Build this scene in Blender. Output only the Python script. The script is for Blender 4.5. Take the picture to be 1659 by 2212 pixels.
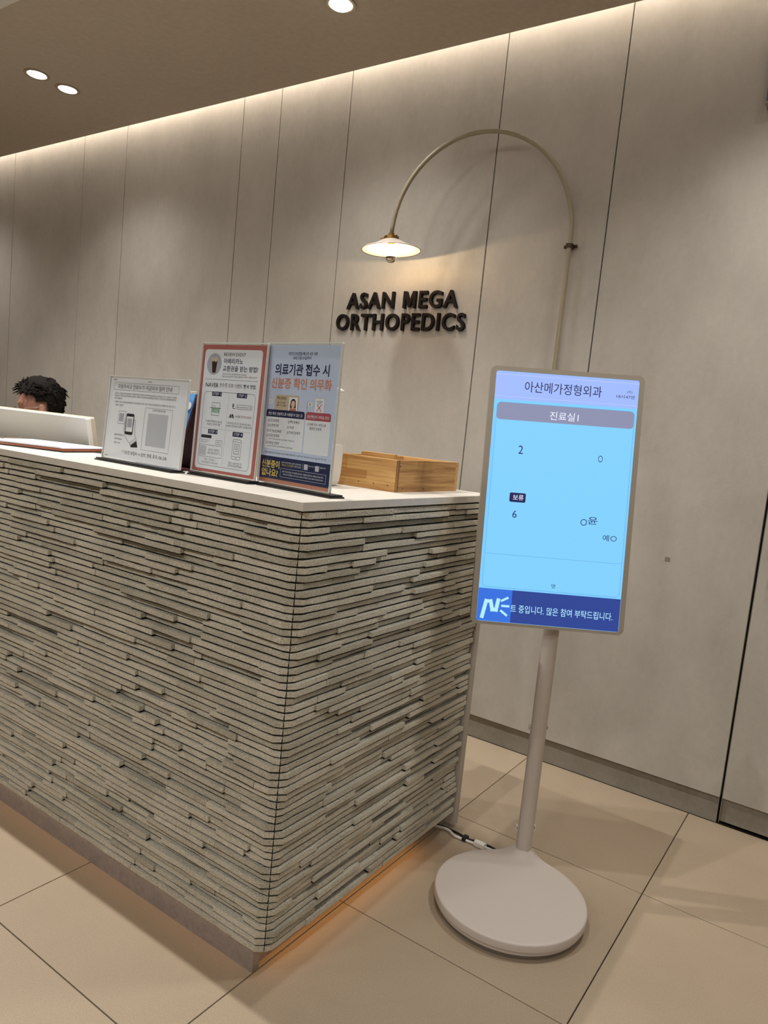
import bpy, bmesh, math, random
from mathutils import Vector, Matrix, noise
random.seed(11)
sc = bpy.context.scene
for o in list(bpy.data.objects):
    bpy.data.objects.remove(o, do_unlink=True)
COL = sc.collection
PI = math.pi

# ------------------------------------------------------------------ camera
CAM = Vector((0.0, 0.0, 1.213))
RX = Vector((0.8201819, 0.5636513, 0.0979738))       # image right
RY = Vector((0.1426210, -0.0355993, -0.9891370))     # image down
RZ = Vector((-0.5540405, 0.8252454, -0.1095864))     # viewing direction
FPX, IW, IH = 1567.78, 1659, 2212
cd = bpy.data.cameras.new('camera')
cd.sensor_fit = 'HORIZONTAL'
cd.sensor_width = 36.0
cd.lens = FPX / IW * 36.0
cd.clip_start = 0.02
cam = bpy.data.objects.new('camera', cd)
COL.objects.link(cam)
up, back = -RY, -RZ
cam.matrix_world = Matrix(((RX.x, up.x, back.x, CAM.x), (RX.y, up.y, back.y, CAM.y), (RX.z, up.z, back.z, CAM.z), (0, 0, 0, 1)))
sc.camera = cam

# ------------------------------------------------------------------ world, view
world = bpy.data.worlds.new('world')
sc.world = world
world.use_nodes = True
world.node_tree.nodes['Background'].inputs[0].default_value = (1.0, 0.97, 0.93, 1)
world.node_tree.nodes['Background'].inputs[1].default_value = 0.10
sc.view_settings.view_transform = 'Standard'
sc.view_settings.look = 'None'
sc.view_settings.gamma = 1
sc.view_settings.use_curve_mapping = False
sc.view_settings.exposure = -0.42

# light levels (watts) of the room's lamps and the added fill spots, used by the lamp builders below
NEUT = (1.0, 0.98, 0.94)
P_WALL = 22.0        # gimbal downlights in the soffit
P_FRONT = 115.0       # downlights above the counter's front edge
P_ROOM = 12.0        # downlights of the waiting hall
P_FILL = 82.0        # unseen spots added across the hall to brighten the counter front
COVE = 62.0           # LED strip in the slot along the wall
PLINTH = 2.6         # LED strip under the stone
BULB = 5.0           # point lamp in the arched wall lamp's bulb

# ------------------------------------------------------------------ materials
def lin(c):
    c = c / 255.0
    return c / 12.92 if c <= 0.04045 else ((c + 0.055) / 1.055) ** 2.4

def rgb(r, g, b):
    return (lin(r), lin(g), lin(b), 1.0)

MATS = {}
def mat(name, col=(0.5, 0.5, 0.5, 1), rough=0.6, metal=0.0, spec=0.5, emit=None, estr=0.0, trans=0.0, coat=0.0):
    if name in MATS:
        return MATS[name]
    m = bpy.data.materials.new(name)
    m.use_nodes = True
    b = m.node_tree.nodes['Principled BSDF']
    b.inputs['Base Color'].default_value = col
    b.inputs['Roughness'].default_value = rough
    b.inputs['Metallic'].default_value = metal
    b.inputs['Specular IOR Level'].default_value = spec
    b.inputs['Transmission Weight'].default_value = trans
    b.inputs['Coat Weight'].default_value = coat
    if emit:
        b.inputs['Emission Color'].default_value = emit
        b.inputs['Emission Strength'].default_value = estr
    MATS[name] = m
    return m

def noisy(name, stops, scales, rough=0.8, bump=0.0, bscale=300.0, bdist=0.002, spec=0.3, stretch=(1, 1, 1), speck=None, objrand=0.0, wave=None):
    """procedural surface: colour ramp over layered world-space noise, optional specks and fine bump"""
    if name in MATS:
        return MATS[name]
    m = mat(name, stops[0][1], rough, 0, spec)
    nt = m.node_tree
    N, L = nt.nodes, nt.links
    b = N['Principled BSDF']
    geo = N.new('ShaderNodeNewGeometry')
    mp = N.new('ShaderNodeMapping')
    mp.inputs['Scale'].default_value = stretch
    L.new(geo.outputs['Position'], mp.inputs['Vector'])
    acc = None
    for s, w in scales:
        n = N.new('ShaderNodeTexNoise')
        n.inputs['Scale'].default_value = s
        n.inputs['Detail'].default_value = 5
        n.inputs['Roughness'].default_value = 0.6
        L.new(mp.outputs[0], n.inputs['Vector'])
        mu = N.new('ShaderNodeMath'); mu.operation = 'MULTIPLY'; mu.inputs[1].default_value = w
        L.new(n.outputs['Fac'], mu.inputs[0])
        if acc is None:
            acc = mu
        else:
            ad = N.new('ShaderNodeMath'); ad.operation = 'ADD'
            L.new(acc.outputs[0], ad.inputs[0]); L.new(mu.outputs[0], ad.inputs[1])
            acc = ad
    if objrand:
        oi = N.new('ShaderNodeObjectInfo')
        mu = N.new('ShaderNodeMath'); mu.operation = 'MULTIPLY_ADD'
        mu.inputs[1].default_value = objrand; mu.inputs[2].default_value = -objrand / 2
        L.new(oi.outputs['Random'], mu.inputs[0])
        ad = N.new('ShaderNodeMath'); ad.operation = 'ADD'
        L.new(acc.outputs[0], ad.inputs[0]); L.new(mu.outputs[0], ad.inputs[1])
        acc = ad
    cr = N.new('ShaderNodeValToRGB')
    e = cr.color_ramp.elements
    e[0].position, e[0].color = stops[0]
    e[1].position, e[1].color = stops[1]
    for p, c in stops[2:]:
        k = e.new(p); k.color = c
    L.new(acc.outputs[0], cr.inputs['Fac'])
    out = cr.outputs['Color']
    if speck:
        sscale, thr, scol = speck
        v = N.new('ShaderNodeTexNoise'); v.inputs['Scale'].default_value = sscale; v.inputs['Detail'].default_value = 1
        L.new(geo.outputs['Position'], v.inputs['Vector'])
        mr = N.new('ShaderNodeMapRange'); mr.inputs[1].default_value = thr; mr.inputs[2].default_value = thr + 0.08
        L.new(v.outputs['Fac'], mr.inputs[0])
        mx = N.new('ShaderNodeMix'); mx.data_type = 'RGBA'
        L.new(mr.outputs[0], mx.inputs[0]); L.new(out, mx.inputs[6]); mx.inputs[7].default_value = scol
        out = mx.outputs[2]
    L.new(out, b.inputs['Base Color'])
    if bump:
        n = N.new('ShaderNodeTexNoise'); n.inputs['Scale'].default_value = bscale; n.inputs['Detail'].default_value = 3
        L.new(geo.outputs['Position'], n.inputs['Vector'])
        bp = N.new('ShaderNodeBump'); bp.inputs['Strength'].default_value = bump; bp.inputs['Distance'].default_value = bdist
        L.new(n.outputs['Fac'], bp.inputs['Height']); L.new(bp.outputs[0], b.inputs['Normal'])
    return m

M_WALL = noisy('plaster_panel', [(0.30, rgb(162, 155, 145)), (0.70, rgb(188, 181, 171))], [(2.2, 0.5), (9.0, 0.3), (60.0, 0.2)], rough=0.75, bump=0.12, bscale=160, bdist=0.002, stretch=(1, 1, 0.6))
M_BASEB = noisy('baseboard_grey', [(0.30, rgb(126, 120, 108)), (0.70, rgb(146, 139, 126))], [(6.0, 0.6), (60.0, 0.4)], rough=0.6)
M_FLOOR = noisy('sand_tile', [(0.30, rgb(149, 132, 111)), (0.70, rgb(182, 164, 141))], [(1.3, 0.3), (430.0, 0.7)], rough=0.55, spec=0.35, speck=(800.0, 0.64, rgb(196, 178, 152)), objrand=0.10)
M_GROUT = mat('dark_grout', rgb(48, 42, 36), 0.9)
M_GAP = mat('joint_and_shade_black', rgb(20, 17, 15), 0.95)  # wall panel joints, and shade put in between the stone strips
M_CEIL = noisy('soffit_paint', [(0.3, rgb(180, 168, 151)), (0.7, rgb(190, 178, 161))], [(40.0, 1.0)], rough=0.9)
M_CEIL2 = mat('ceiling_white', rgb(222, 216, 206), 0.9)
M_WALLP = mat('wall_paint', rgb(196, 186, 172), 0.85)
M_STONE = noisy('split_stone', [(0.38, rgb(176, 170, 153)), (0.62, rgb(224, 217, 200))], [(8.0, 0.3), (330.0, 0.7)], rough=0.9, bump=1.0, bscale=330, bdist=0.004, spec=0.2, objrand=0.16)
M_SLAB = noisy('worktop_stone', [(0.3, rgb(204, 198, 188)), (0.7, rgb(220, 214, 204))], [(30.0, 0.5), (300.0, 0.5)], rough=0.45, spec=0.4)
M_PLINTH = noisy('brushed_steel', [(0.3, rgb(158, 148, 144)), (0.7, rgb(178, 168, 163))], [(60.0, 1.0)], rough=0.35, spec=0.6)
MATS['brushed_steel'].node_tree.nodes['Principled BSDF'].inputs['Metallic'].default_value = 0.35
M_TRIM = mat('greige_laminate', rgb(182, 174, 162), 0.6)
M_BEIGE = mat('stand_plastic', rgb(200, 190, 181), 0.5, spec=0.4)
M_BEIGED = mat('stand_foot', rgb(120, 112, 102), 0.6)
M_FRAME = mat('display_frame', rgb(156, 146, 132), 0.5)
M_LETTER = mat('letter_brown', rgb(27, 20, 17), 0.7, spec=0.2)
M_BRASS = mat('aged_brass', rgb(150, 112, 60), 0.35, 0.9)
M_BRONZE = mat('dark_bronze', rgb(70, 54, 40), 0.45, 0.7)
M_TUBE = mat('lamp_tube', rgb(146, 136, 112), 0.4, spec=0.5)
M_SHADE = mat('shade_porcelain', rgb(216, 202, 190), 0.35)
def bulb_glass():
    m = bpy.data.materials.new('bulb_glow'); m.use_nodes = True
    nt = m.node_tree
    nt.nodes.remove(nt.nodes['Principled BSDF'])
    tr = nt.nodes.new('ShaderNodeBsdfTransparent'); tr.inputs[0].default_value = (1.0, 0.97, 0.92, 1)
    em = nt.nodes.new('ShaderNodeEmission'); em.inputs[0].default_value = (1.0, 0.80, 0.50, 1); em.inputs[1].default_value = 14.0
    mx = nt.nodes.new('ShaderNodeMixShader'); mx.inputs[0].default_value = 0.3
    nt.links.new(tr.outputs[0], mx.inputs[1]); nt.links.new(em.outputs[0], mx.inputs[2])
    nt.links.new(mx.outputs[0], nt.nodes['Material Output'].inputs['Surface'])
    return m
M_BULB = bulb_glass()
M_MIRROR = mat('bulb_mirror', rgb(225, 215, 200), 0.08, 1.0)
M_BLACK = mat('black_plastic', rgb(24, 24, 26), 0.4)
M_WHITE = mat('white_plastic', rgb(226, 223, 216), 0.45)
M_MON = mat('monitor_white', rgb(214, 211, 204), 0.5)
M_PAPER = mat('paper', rgb(232, 232, 237), 0.8)
M_METAL = mat('nickel', rgb(190, 186, 180), 0.25, 1.0)
M_RUBBER = mat('black_rubber', rgb(20, 20, 20), 0.7)
M_LENS = mat('downlight_lens', (1, 1, 1, 1), 0.4, emit=(1.0, 0.93, 0.82, 1), estr=14.0)
M_LEDC = mat('cove_led', (1, 1, 1, 1), 0.5, emit=(1.0, 0.935, 0.84, 1), estr=COVE)
M_LEDP = mat('plinth_led', (1, 1, 1, 1), 0.5, emit=(1.0, 0.50, 0.16, 1), estr=PLINTH)
M_LEDF = mat('plinth_led_front', (1, 1, 1, 1), 0.5, emit=(1.0, 0.50, 0.16, 1), estr=PLINTH * 3.4)

def ink(name, r, g, b):
    return mat('ink_' + name, rgb(r, g, b), 0.75, spec=0.2)
INK = {'k': ink('black', 40, 40, 44), 'n': ink('navy', 34, 42, 78), 'r': ink('red', 176, 60, 62), 'g': ink('green', 24, 54, 42),
       'w': ink('white', 232, 232, 234), 'c': ink('coral', 206, 136, 108), 'y': ink('yellow', 228, 200, 96), 'b': ink('skyblue', 192, 204, 228),
       'o': ink('salmon', 178, 104, 97), 'p': ink('palegrey', 226, 228, 234), 't': ink('tan', 196, 178, 152), 'd': ink('coffee', 62, 34, 24),
       's': ink('skin', 226, 186, 160), 'q': ink('grey', 170, 172, 182), 'm': ink('crimson', 168, 82, 94), 'u': ink('terracotta', 178, 114, 90), 'e': ink('mint', 150, 186, 166), 'v': ink('silver', 192, 193, 199)}

# clear acrylic that lets the sheet show through
def acrylic():
    m = bpy.data.materials.new('clear_acrylic')
    m.use_nodes = True
    nt = m.node_tree
    nt.nodes.remove(nt.nodes['Principled BSDF'])
    tr = nt.nodes.new('ShaderNodeBsdfTransparent'); tr.inputs[0].default_value = (0.97, 0.98, 0.98, 1)
    gl = nt.nodes.new('ShaderNodeBsdfGlossy'); gl.inputs['Roughness'].default_value = 0.12
    mx = nt.nodes.new('ShaderNodeMixShader')
    mx.inputs[0].default_value = 0.035
    nt.links.new(tr.outputs[0], mx.inputs[1]); nt.links.new(gl.outputs[0], mx.inputs[2])
    nt.links.new(mx.outputs[0], nt.nodes['Material Output'].inputs['Surface'])
    return m
M_ACR = acrylic()

# wood with finger-joint board look
def wood(name, c1, c2, axis):
    m = mat(name, c1, 0.55, spec=0.3)
    nt = m.node_tree; N, L = nt.nodes, nt.links
    geo = N.new('ShaderNodeNewGeometry'); mp = N.new('ShaderNodeMapping')
    sc_ = [70.0, 70.0, 70.0]; sc_[axis] = 3.0
    mp.inputs['Scale'].default_value = sc_
    L.new(geo.outputs['Position'], mp.inputs['Vector'])
    n = N.new('ShaderNodeTexNoise'); n.inputs['Scale'].default_value = 1.6; n.inputs['Detail'].default_value = 6; n.inputs['Distortion'].default_value = 0.6
    L.new(mp.outputs[0], n.inputs['Vector'])
    cr = N.new('ShaderNodeValToRGB'); e = cr.color_ramp.elements
    e[0].position, e[0].color = 0.35, c1
    e[1].position, e[1].color = 0.62, c2
    oi = N.new('ShaderNodeObjectInfo')
    mu = N.new('ShaderNodeMath'); mu.operation = 'MULTIPLY_ADD'; mu.inputs[1].default_value = 0.24; mu.inputs[2].default_value = -0.12
    ad = N.new('ShaderNodeMath'); ad.operation = 'ADD'
    L.new(oi.outputs['Random'], mu.inputs[0]); L.new(n.outputs['Fac'], ad.inputs[0]); L.new(mu.outputs[0], ad.inputs[1])
    L.new(ad.outputs[0], cr.inputs['Fac']); L.new(cr.outputs['Color'], nt.nodes['Principled BSDF'].inputs['Base Color'])
    return m
M_WOODX = wood('pine_along', rgb(172, 124, 70), rgb(206, 164, 104), 0)
M_WOODY = wood('pine_across', rgb(156, 114, 68), rgb(192, 152, 100), 1)
M_WOODE = wood('pine_end_grain', rgb(120, 84, 46), rgb(168, 128, 78), 2)

# ------------------------------------------------------------------ mesh helpers
def tag(o, label=None, cat=None, group=None, kind=None):
    if label: o['label'] = label
    if cat: o['category'] = cat
    if group: o['group'] = group
    if kind: o['kind'] = kind
    return o

def wloc(p):
    v = Vector((0, 0, 0))
    while p is not None:
        v = v + p.location
        p = p.parent
    return v

def obj(name, bm, m, parent=None, smooth=False, origin=None):
    """bm is in world coordinates; the object's own origin is `origin` (or its parent's origin)"""
    pl = wloc(parent) if parent else Vector((0, 0, 0))
    org = Vector(origin) if origin is not None else pl
    me = bpy.data.meshes.new(name)
    bmesh.ops.translate(bm, verts=bm.verts, vec=-org)
    bmesh.ops.recalc_face_normals(bm, faces=bm.faces)
    bm.to_mesh(me); bm.free()
    if m is not None:
        for k in (m if isinstance(m, (list, tuple)) else [m]):
            me.materials.append(k)
    if smooth:
        for p in me.polygons: p.use_smooth = True
    o = bpy.data.objects.new(name, me)
    COL.objects.link(o)
    o.parent = parent
    o.location = org - pl
    return o

def auto_smooth(o, ang=40):
    me = o.data
    for p in me.polygons: p.use_smooth = True
    try:
        me.set_sharp_from_angle(angle=math.radians(ang))
    except Exception:
        pass
    return o

def thing(name, loc, label, cat, group=None):
    o = bpy.data.objects.new(name, None)
    o.empty_display_size = 0.05
    COL.objects.link(o); o.location = loc
    return tag(o, label, cat, group)

def box(bm, x0, x1, y0, y1, z0, z1, bev=0.0, seg=2):
    vs = [bm.verts.new((x, y, z)) for x in (x0, x1) for y in (y0, y1) for z in (z0, z1)]
    fs = [bm.faces.new([vs[i] for i in f]) for f in ((0, 1, 3, 2), (4, 6, 7, 5), (0, 4, 5, 1), (2, 3, 7, 6), (0, 2, 6, 4), (1, 5, 7, 3))]
    if bev:
        es = list({e for f in fs for e in f.edges})
        bmesh.ops.bevel(bm, geom=es, offset=bev, segments=seg, affect='EDGES', profile=0.5)
    return bm

def B(*a, **k):
    return box(bmesh.new(), *a, **k)

class Fr:
    """a local frame: origin o, right r, up u, normal n"""
    def __init__(s, o, r, u, n=None):
        s.o, s.r, s.u = Vector(o), Vector(r).normalized(), Vector(u).normalized()
        s.n = Vector(n).normalized() if n is not None else s.r.cross(s.u).normalized()
    def p(s, a, b, c=0.0):
        return s.o + s.r * a + s.u * b + s.n * c

def rrect(w, h, r, seg=6, cx=0.0, cy=0.0):
    pts = []
    for qx, qy, a0 in ((1, 1, 0), (-1, 1, 90), (-1, -1, 180), (1, -1, 270)):
        for k in range(seg + 1):
            a = math.radians(a0 + 90 * k / seg)
            pts.append((cx + qx * (w / 2 - r) + r * math.cos(a), cy + qy * (h / 2 - r) + r * math.sin(a)))
    return pts

def prism(bm, fr, pts, c0, c1, taper=0.0):
    """extrude a 2-D outline in frame fr from depth c0 to c1 along the normal"""
    n = len(pts)
    mx = sum(p[0] for p in pts) / n; my = sum(p[1] for p in pts) / n
    a = [bm.verts.new(fr.p(x, y, c0)) for x, y in pts]
    b = [bm.verts.new(fr.p(mx + (x - mx) * (1 - taper), my + (y - my) * (1 - taper), c1)) for x, y in pts]
    bm.faces.new(a); bm.faces.new(b[::-1])
    for i in range(n):
        bm.faces.new((a[i], a[(i + 1) % n], b[(i + 1) % n], b[i]))
    return bm

def ring_prism(bm, fr, outer, inner, c0, c1):
    n = len(outer)
    A = [bm.verts.new(fr.p(x, y, c0)) for x, y in outer]; A1 = [bm.verts.new(fr.p(x, y, c1)) for x, y in outer]
    C = [bm.verts.new(fr.p(x, y, c0)) for x, y in inner]; C1 = [bm.verts.new(fr.p(x, y, c1)) for x, y in inner]
    for i in range(n):
        j = (i + 1) % n
        bm.faces.new((A[i], A[j], C[j], C[i])); bm.faces.new((A1[i], C1[i], C1[j], A1[j]))
        bm.faces.new((A[i], A1[i], A1[j], A[j])); bm.faces.new((C[i], C[j], C1[j], C1[i]))
    return bm

def flat(bm, fr, pts, c=0.0):
    bm.faces.new([bm.verts.new(fr.p(x, y, c)) for x, y in pts])
    return bm

def stroke(bm, fr, pts, w, c, closed=False):
    n = len(pts)
    for i in range(n if closed else n - 1):
        a, b = Vector(pts[i]), Vector(pts[(i + 1) % n])
        d = (b - a)
        if d.length < 1e-7: continue
        d.normalize(); q = Vector((-d.y, d.x)) * w / 2; e = d * w / 2
        flat(bm, fr, [tuple(a - e + q), tuple(a - e - q), tuple(b + e - q), tuple(b + e + q)], c)
    return bm

def lathe(bm, prof, seg, mtx=None, cap=False):
    """prof = [(r, z), ...] revolved about z, then moved by mtx"""
    mtx = mtx or Matrix.Identity(4)
    rings = []
    for r, z in prof:
        if r < 1e-6:
            rings.append([bm.verts.new(mtx @ Vector((0, 0, z)))])
        else:
            rings.append([bm.verts.new(mtx @ Vector((r * math.cos(2 * PI * k / seg), r * math.sin(2 * PI * k / seg), z))) for k in range(seg)])
    for a, b in zip(rings, rings[1:]):
        for k in range(seg):
            j = (k + 1) % seg
            if len(a) == 1 and len(b) == 1: continue
            if len(a) == 1: bm.faces.new((a[0], b[j], b[k]))
            elif len(b) == 1: bm.faces.new((a[k], a[j], b[0]))
            else: bm.faces.new((a[k], a[j], b[j], b[k]))
    if cap:
        for r in (rings[0], rings[-1]):
            if len(r) > 2: bm.faces.new(r)
    return bm

def tube(bm, pts, rad, seg=12, cap=True):
    pts = [Vector(p) for p in pts]
    rads = rad if isinstance(rad, (list, tuple)) else [rad] * len(pts)
    rings = []
    up_ = Vector((0, 0, 1))
    prev = None
    for i, p in enumerate(pts):
        d = (pts[min(i + 1, len(pts) - 1)] - pts[max(i - 1, 0)]).normalized()
        if prev is None:
            ref = up_ if abs(d.z) < 0.9 else Vector((1, 0, 0))
            a = d.cross(ref).normalized()
        else:
            a = (prev - d * prev.dot(d)).normalized()
        prev = a
        b = d.cross(a)
        rings.append([bm.verts.new(p + (a * math.cos(2 * PI * k / seg) + b * math.sin(2 * PI * k / seg)) * rads[i]) for k in range(seg)])
    for a, b in zip(rings, rings[1:]):
        for k in range(seg):
            bm.faces.new((a[k], a[(k + 1) % seg], b[(k + 1) % seg], b[k]))
    if cap:
        bm.faces.new(rings[0][::-1]); bm.faces.new(rings[-1])
    return bm

def smooth_path(pts, n=8):
    """Catmull-Rom through the points"""
    P = [Vector(p) for p in pts]
    P = [P[0] * 2 - P[1]] + P + [P[-1] * 2 - P[-2]]
    out = []
    for i in range(1, len(P) - 2):
        for k in range(n):
            t = k / n
            a, b, c, d = P[i - 1], P[i], P[i + 1], P[i + 2]
            out.append(0.5 * ((2 * b) + (c - a) * t + (2 * a - 5 * b + 4 * c - d) * t * t + (3 * b - a - 3 * c + d) * t ** 3))
    out.append(P[-2])
    return out

def ball(bm, c, r, useg=16, vseg=10, mtx=None):
    mtx = mtx or Matrix.Identity(3)
    res = bmesh.ops.create_uvsphere(bm, u_segments=useg, v_segments=vseg, radius=1.0)
    for v in res['verts']:
        v.co = Vector(c) + mtx @ Vector((v.co.x * r[0], v.co.y * r[1], v.co.z * r[2]))
    return res['verts']

# text as flat or solid mesh, fitted to a box in a frame
TXS = bpy.data.scenes.new('type_setting')            # scratch scene, removed at the end
TXT = bpy.data.curves.new('txt', 'FONT')
TXO = bpy.data.objects.new('txt', TXT)
TXS.collection.objects.link(TXO)
def text_mesh(body, bold=0.0, res=2, extrude=0.0, bevel=0.0, spacing=1.0):
    TXT.body = body
    TXT.resolution_u = res
    TXT.offset = bold * 0.012
    TXT.extrude = extrude
    TXT.bevel_depth = bevel
    TXT.bevel_resolution = 2 if bevel else 0
    TXT.space_character = spacing
    vl = TXS.view_layers[0]
    vl.update()
    dg = vl.depsgraph
    return bpy.data.meshes.new_from_object(TXO.evaluated_get(dg))

def put_text(bm, fr, body, u0, u1, v, h, c, bold=0.0, res=2):
    me = text_mesh(body, bold * 1.1, res)
    if not len(me.vertices):
        bpy.data.meshes.remove(me); return
    xs = [w.co.x for w in me.vertices]; ys = [w.co.y for w in me.vertices]
    x0, x1, y0, y1 = min(xs), max(xs), min(ys), max(ys)
    sx = (u1 - u0) / max(x1 - x0, 1e-6); sy = h / max(y1 - y0, 1e-6)
    vs = [bm.verts.new(fr.p(u0 + (w.co.x - x0) * sx, v - h / 2 + (w.co.y - y0) * sy, c)) for w in me.vertices]
    for p in me.polygons:
        try: bm.faces.new([vs[i] for i in p.vertices])
        except ValueError: pass
    bpy.data.meshes.remove(me)

# ================================================================== THE ROOM
XL, XR, YF, YW = -6.6, 2.4, -3.2, 2.64        # room limits; YW is the face of the panelled wall
ZS, ZC = 2.72, 2.90                           # soffit and raised ceiling
YS0, YS1 = 1.588, 2.545                       # soffit from its front step to the cove slot

# floor: grout bed with single tiles
floor = tag(obj('floor', B(XL, XR, YF, YW + 0.10, -0.08, -0.004), M_GROUT), 'sand-beige stone tile floor with thin dark joints', 'floor', kind='structure')
T, J = 0.6, 0.0028
tile_me = None
ix = range(math.floor((XL + 0.982) / T), math.ceil((XR + 0.982) / T))
iy = range(math.floor((YF - 0.8525) / T), math.ceil((YW + 0.02 - 0.8525) / T))
for i in ix:
    for j in iy:
        x0, y0 = max(-0.982 + i * T, XL), max(0.8525 + j * T, YF)
        x1, y1 = min(-0.982 + (i + 1) * T, XR), min(0.8525 + (j + 1) * T, YW + 0.02)
        if x1 - x0 < 0.02 or y1 - y0 < 0.02: continue
        full = abs(x1 - x0 - T) < 1e-4 and abs(y1 - y0 - T) < 1e-4
        if full and tile_me is not None:
            o = bpy.data.objects.new('tile', tile_me); COL.objects.link(o); o.parent = floor; o.location = (x0, y0, 0)
            continue
        o = obj('tile', B(x0 + J / 2, x1 - J / 2, y0 + J / 2, y1 - J / 2, -0.0045, 0.0, bev=0.0006, seg=1), M_FLOOR, floor, origin=(x0, y0, 0))
        if full: tile_me = o.data

# panelled wall
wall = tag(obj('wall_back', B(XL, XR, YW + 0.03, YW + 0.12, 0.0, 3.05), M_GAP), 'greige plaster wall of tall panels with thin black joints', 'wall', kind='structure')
JX = [XL, -5.70, -4.933, -4.167, -3.76, -2.837, -2.586, -2.165, -1.412, -0.936, -0.290]
for a, b in zip(JX, JX[1:]):
    obj('panel', B(a + 0.0022, b - 0.0022, YW, YW + 0.029, 0.096, 2.99, bev=0.001, seg=1), M_WALL, wall)
obj('panel', B(0.64 + 0.004, XR, YW, YW + 0.029, 0.096, 2.99, bev=0.001, seg=1), M_WALL, wall)
obj('panel', B(-0.286, 0.64, YW, YW + 0.029, 2.40, 2.99, bev=0.001, seg=1), M_WALL, wall)
bb = tag(obj('baseboard_back', B(XL, -0.294, YW + 0.016, YW + 0.0295, 0.0, 0.0955), M_BASEB), 'recessed grey baseboard under the wall panels', 'baseboard', kind='structure')
# concealed door in the wall
door = tag(bpy.data.objects.new('door_1', None), 'flush concealed door clad like the wall panels', 'door', kind='structure')
COL.objects.link(door); door.location = (-0.28, YW, 0)
obj('door_panel', B(-0.283, 0.636, YW, YW + 0.026, 0.096, 2.394, bev=0.001, seg=1), M_WALL, door)
obj('door_baseboard', B(-0.283, 0.636, YW + 0.014, YW + 0.027, 0.012, 0.0955), M_BASEB, door)
obj('door_edge', B(-0.2852, -0.2834, YW + 0.001, YW + 0.026, 0.012, 2.394), M_METAL, door)
h = obj('handle', lathe(bmesh.new(), [(0, 0), (0.027, 0), (0.027, 0.008), (0.011, 0.01), (0.011, 0.045), (0, 0.045)], 28, Matrix.Translation((-0.235, YW, 0.955)) @ Matrix.Rotation(PI / 2, 4, 'X')), M_BRONZE, door)
obj('lever', tube(bmesh.new(), [(-0.235, YW - 0.042, 0.955), (-0.16, YW - 0.044, 0.955), (-0.12, YW - 0.044, 0.955)], 0.0085, 12), M_BRONZE, h)

# ceiling: soffit next to the wall, raised hall ceiling, cove slot
ceil = bmesh.new()
box(ceil, XL, XR, YS0, YS1, ZS, ZS + 0.16)
ceil = tag(obj('ceiling', ceil, M_CEIL), 'taupe lowered ceiling soffit along the panelled wall', 'ceiling', kind='structure')
obj('soffit_edge', B(XL, XR, YS0 - 0.012, YS0 - 0.0005, ZS - 0.0, ZC), M_CEIL2, ceil)
obj('raised_ceiling', B(XL, XR, YF, YS0 - 0.012, ZC, ZC + 0.08), M_CEIL2, ceil)
obj('slot_cover', B(XL, XR, YS1 - 0.05, YW + 0.12, 3.0, 3.05), M_CEIL2, ceil)
obj('slot_side', B(XL, XR, YS1 - 0.05, YS1 - 0.02, ZS + 0.16, 3.0), M_CEIL2, ceil)
tag(obj('wall_left', B(XL - 0.1, XL, YF, YW + 0.12, 0, 3.05), M_WALLP), 'plain greige side wall beyond the counter', 'wall', kind='structure')
tag(obj('wall_right', B(XR, XR + 0.1, YF, YW + 0.12, 0, 3.05), M_WALLP), 'plain greige side wall beyond the concealed door', 'wall', kind='structure')
tag(obj('wall_front', B(XL, XR, YF - 0.1, YF, 0, 3.05), M_WALLP), 'plain greige wall facing the counter', 'wall', kind='structure')

# LED strip in the cove slot: glowing tape on an aluminium rail, shining down the wall
ls = thing('led_strip', (-2.0, YS1 + 0.01, ZS + 0.163), 'warm white LED strip hidden in the ceiling slot along the wall', 'light strip')
obj('rail', B(XL + 0.05, XR - 0.05, YS1 - 0.018, YS1 + 0.0, ZS + 0.161, ZS + 0.20), M_METAL, ls)
obj('glowing_tape', B(XL + 0.06, XR - 0.06, YS1 + 0.0005, YS1 + 0.004, ZS + 0.166, ZS + 0.195), M_LEDC, ls)

# ------------------------------------------------------------------ downlights
def downlight(x, y, z, power, spot, label, group, tilt=(0, 0), gimbal=False, rad=0.03, r=0.042, blend=0.6, color=NEUT):
    t = thing('downlight', (x, y, z), label, 'downlight', group)
    bm = lathe(bmesh.new(), [(r, 0.0), (r * 1.32, 0.0), (r * 1.36, -0.002), (r * 1.32, -0.004), (r * 1.06, -0.0035), (r * 0.98, 0.0)], 40, Matrix.Translation((x, y, z)))
    auto_smooth(obj('trim_ring', bm, M_CEILRING, t))
    rot = Matrix.Rotation(tilt[0], 4, 'X') @ Matrix.Rotation(tilt[1], 4, 'Y')
    if gimbal:
        prof = [(0, -0.016), (r * 0.5, -0.0145), (r * 0.78, -0.010), (r * 0.9, -0.004), (r * 0.9, 0.0)]
    else:
        prof = [(0, -0.005), (r * 0.85, -0.005), (r * 0.92, -0.003), (r * 0.95, 0.0)]
    obj('lens', lathe(bmesh.new(), prof, 32, Matrix.Translation((x, y, z)) @ rot), M_LENS, t, smooth=True)
    ld = bpy.data.lights.new('downlight_lamp', 'SPOT')
    ld.energy = power; ld.spot_size = math.radians(spot); ld.spot_blend = blend; ld.shadow_soft_size = rad; ld.color = color
    lo = bpy.data.objects.new('lamp', ld); COL.objects.link(lo); lo.parent = t
    lo.location = (0, 0, -0.05); lo.rotation_euler = (tilt[0], tilt[1], 0)
    return t
M_CEILRING = mat('downlight_ring', rgb(150, 138, 122), 0.5)
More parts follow.
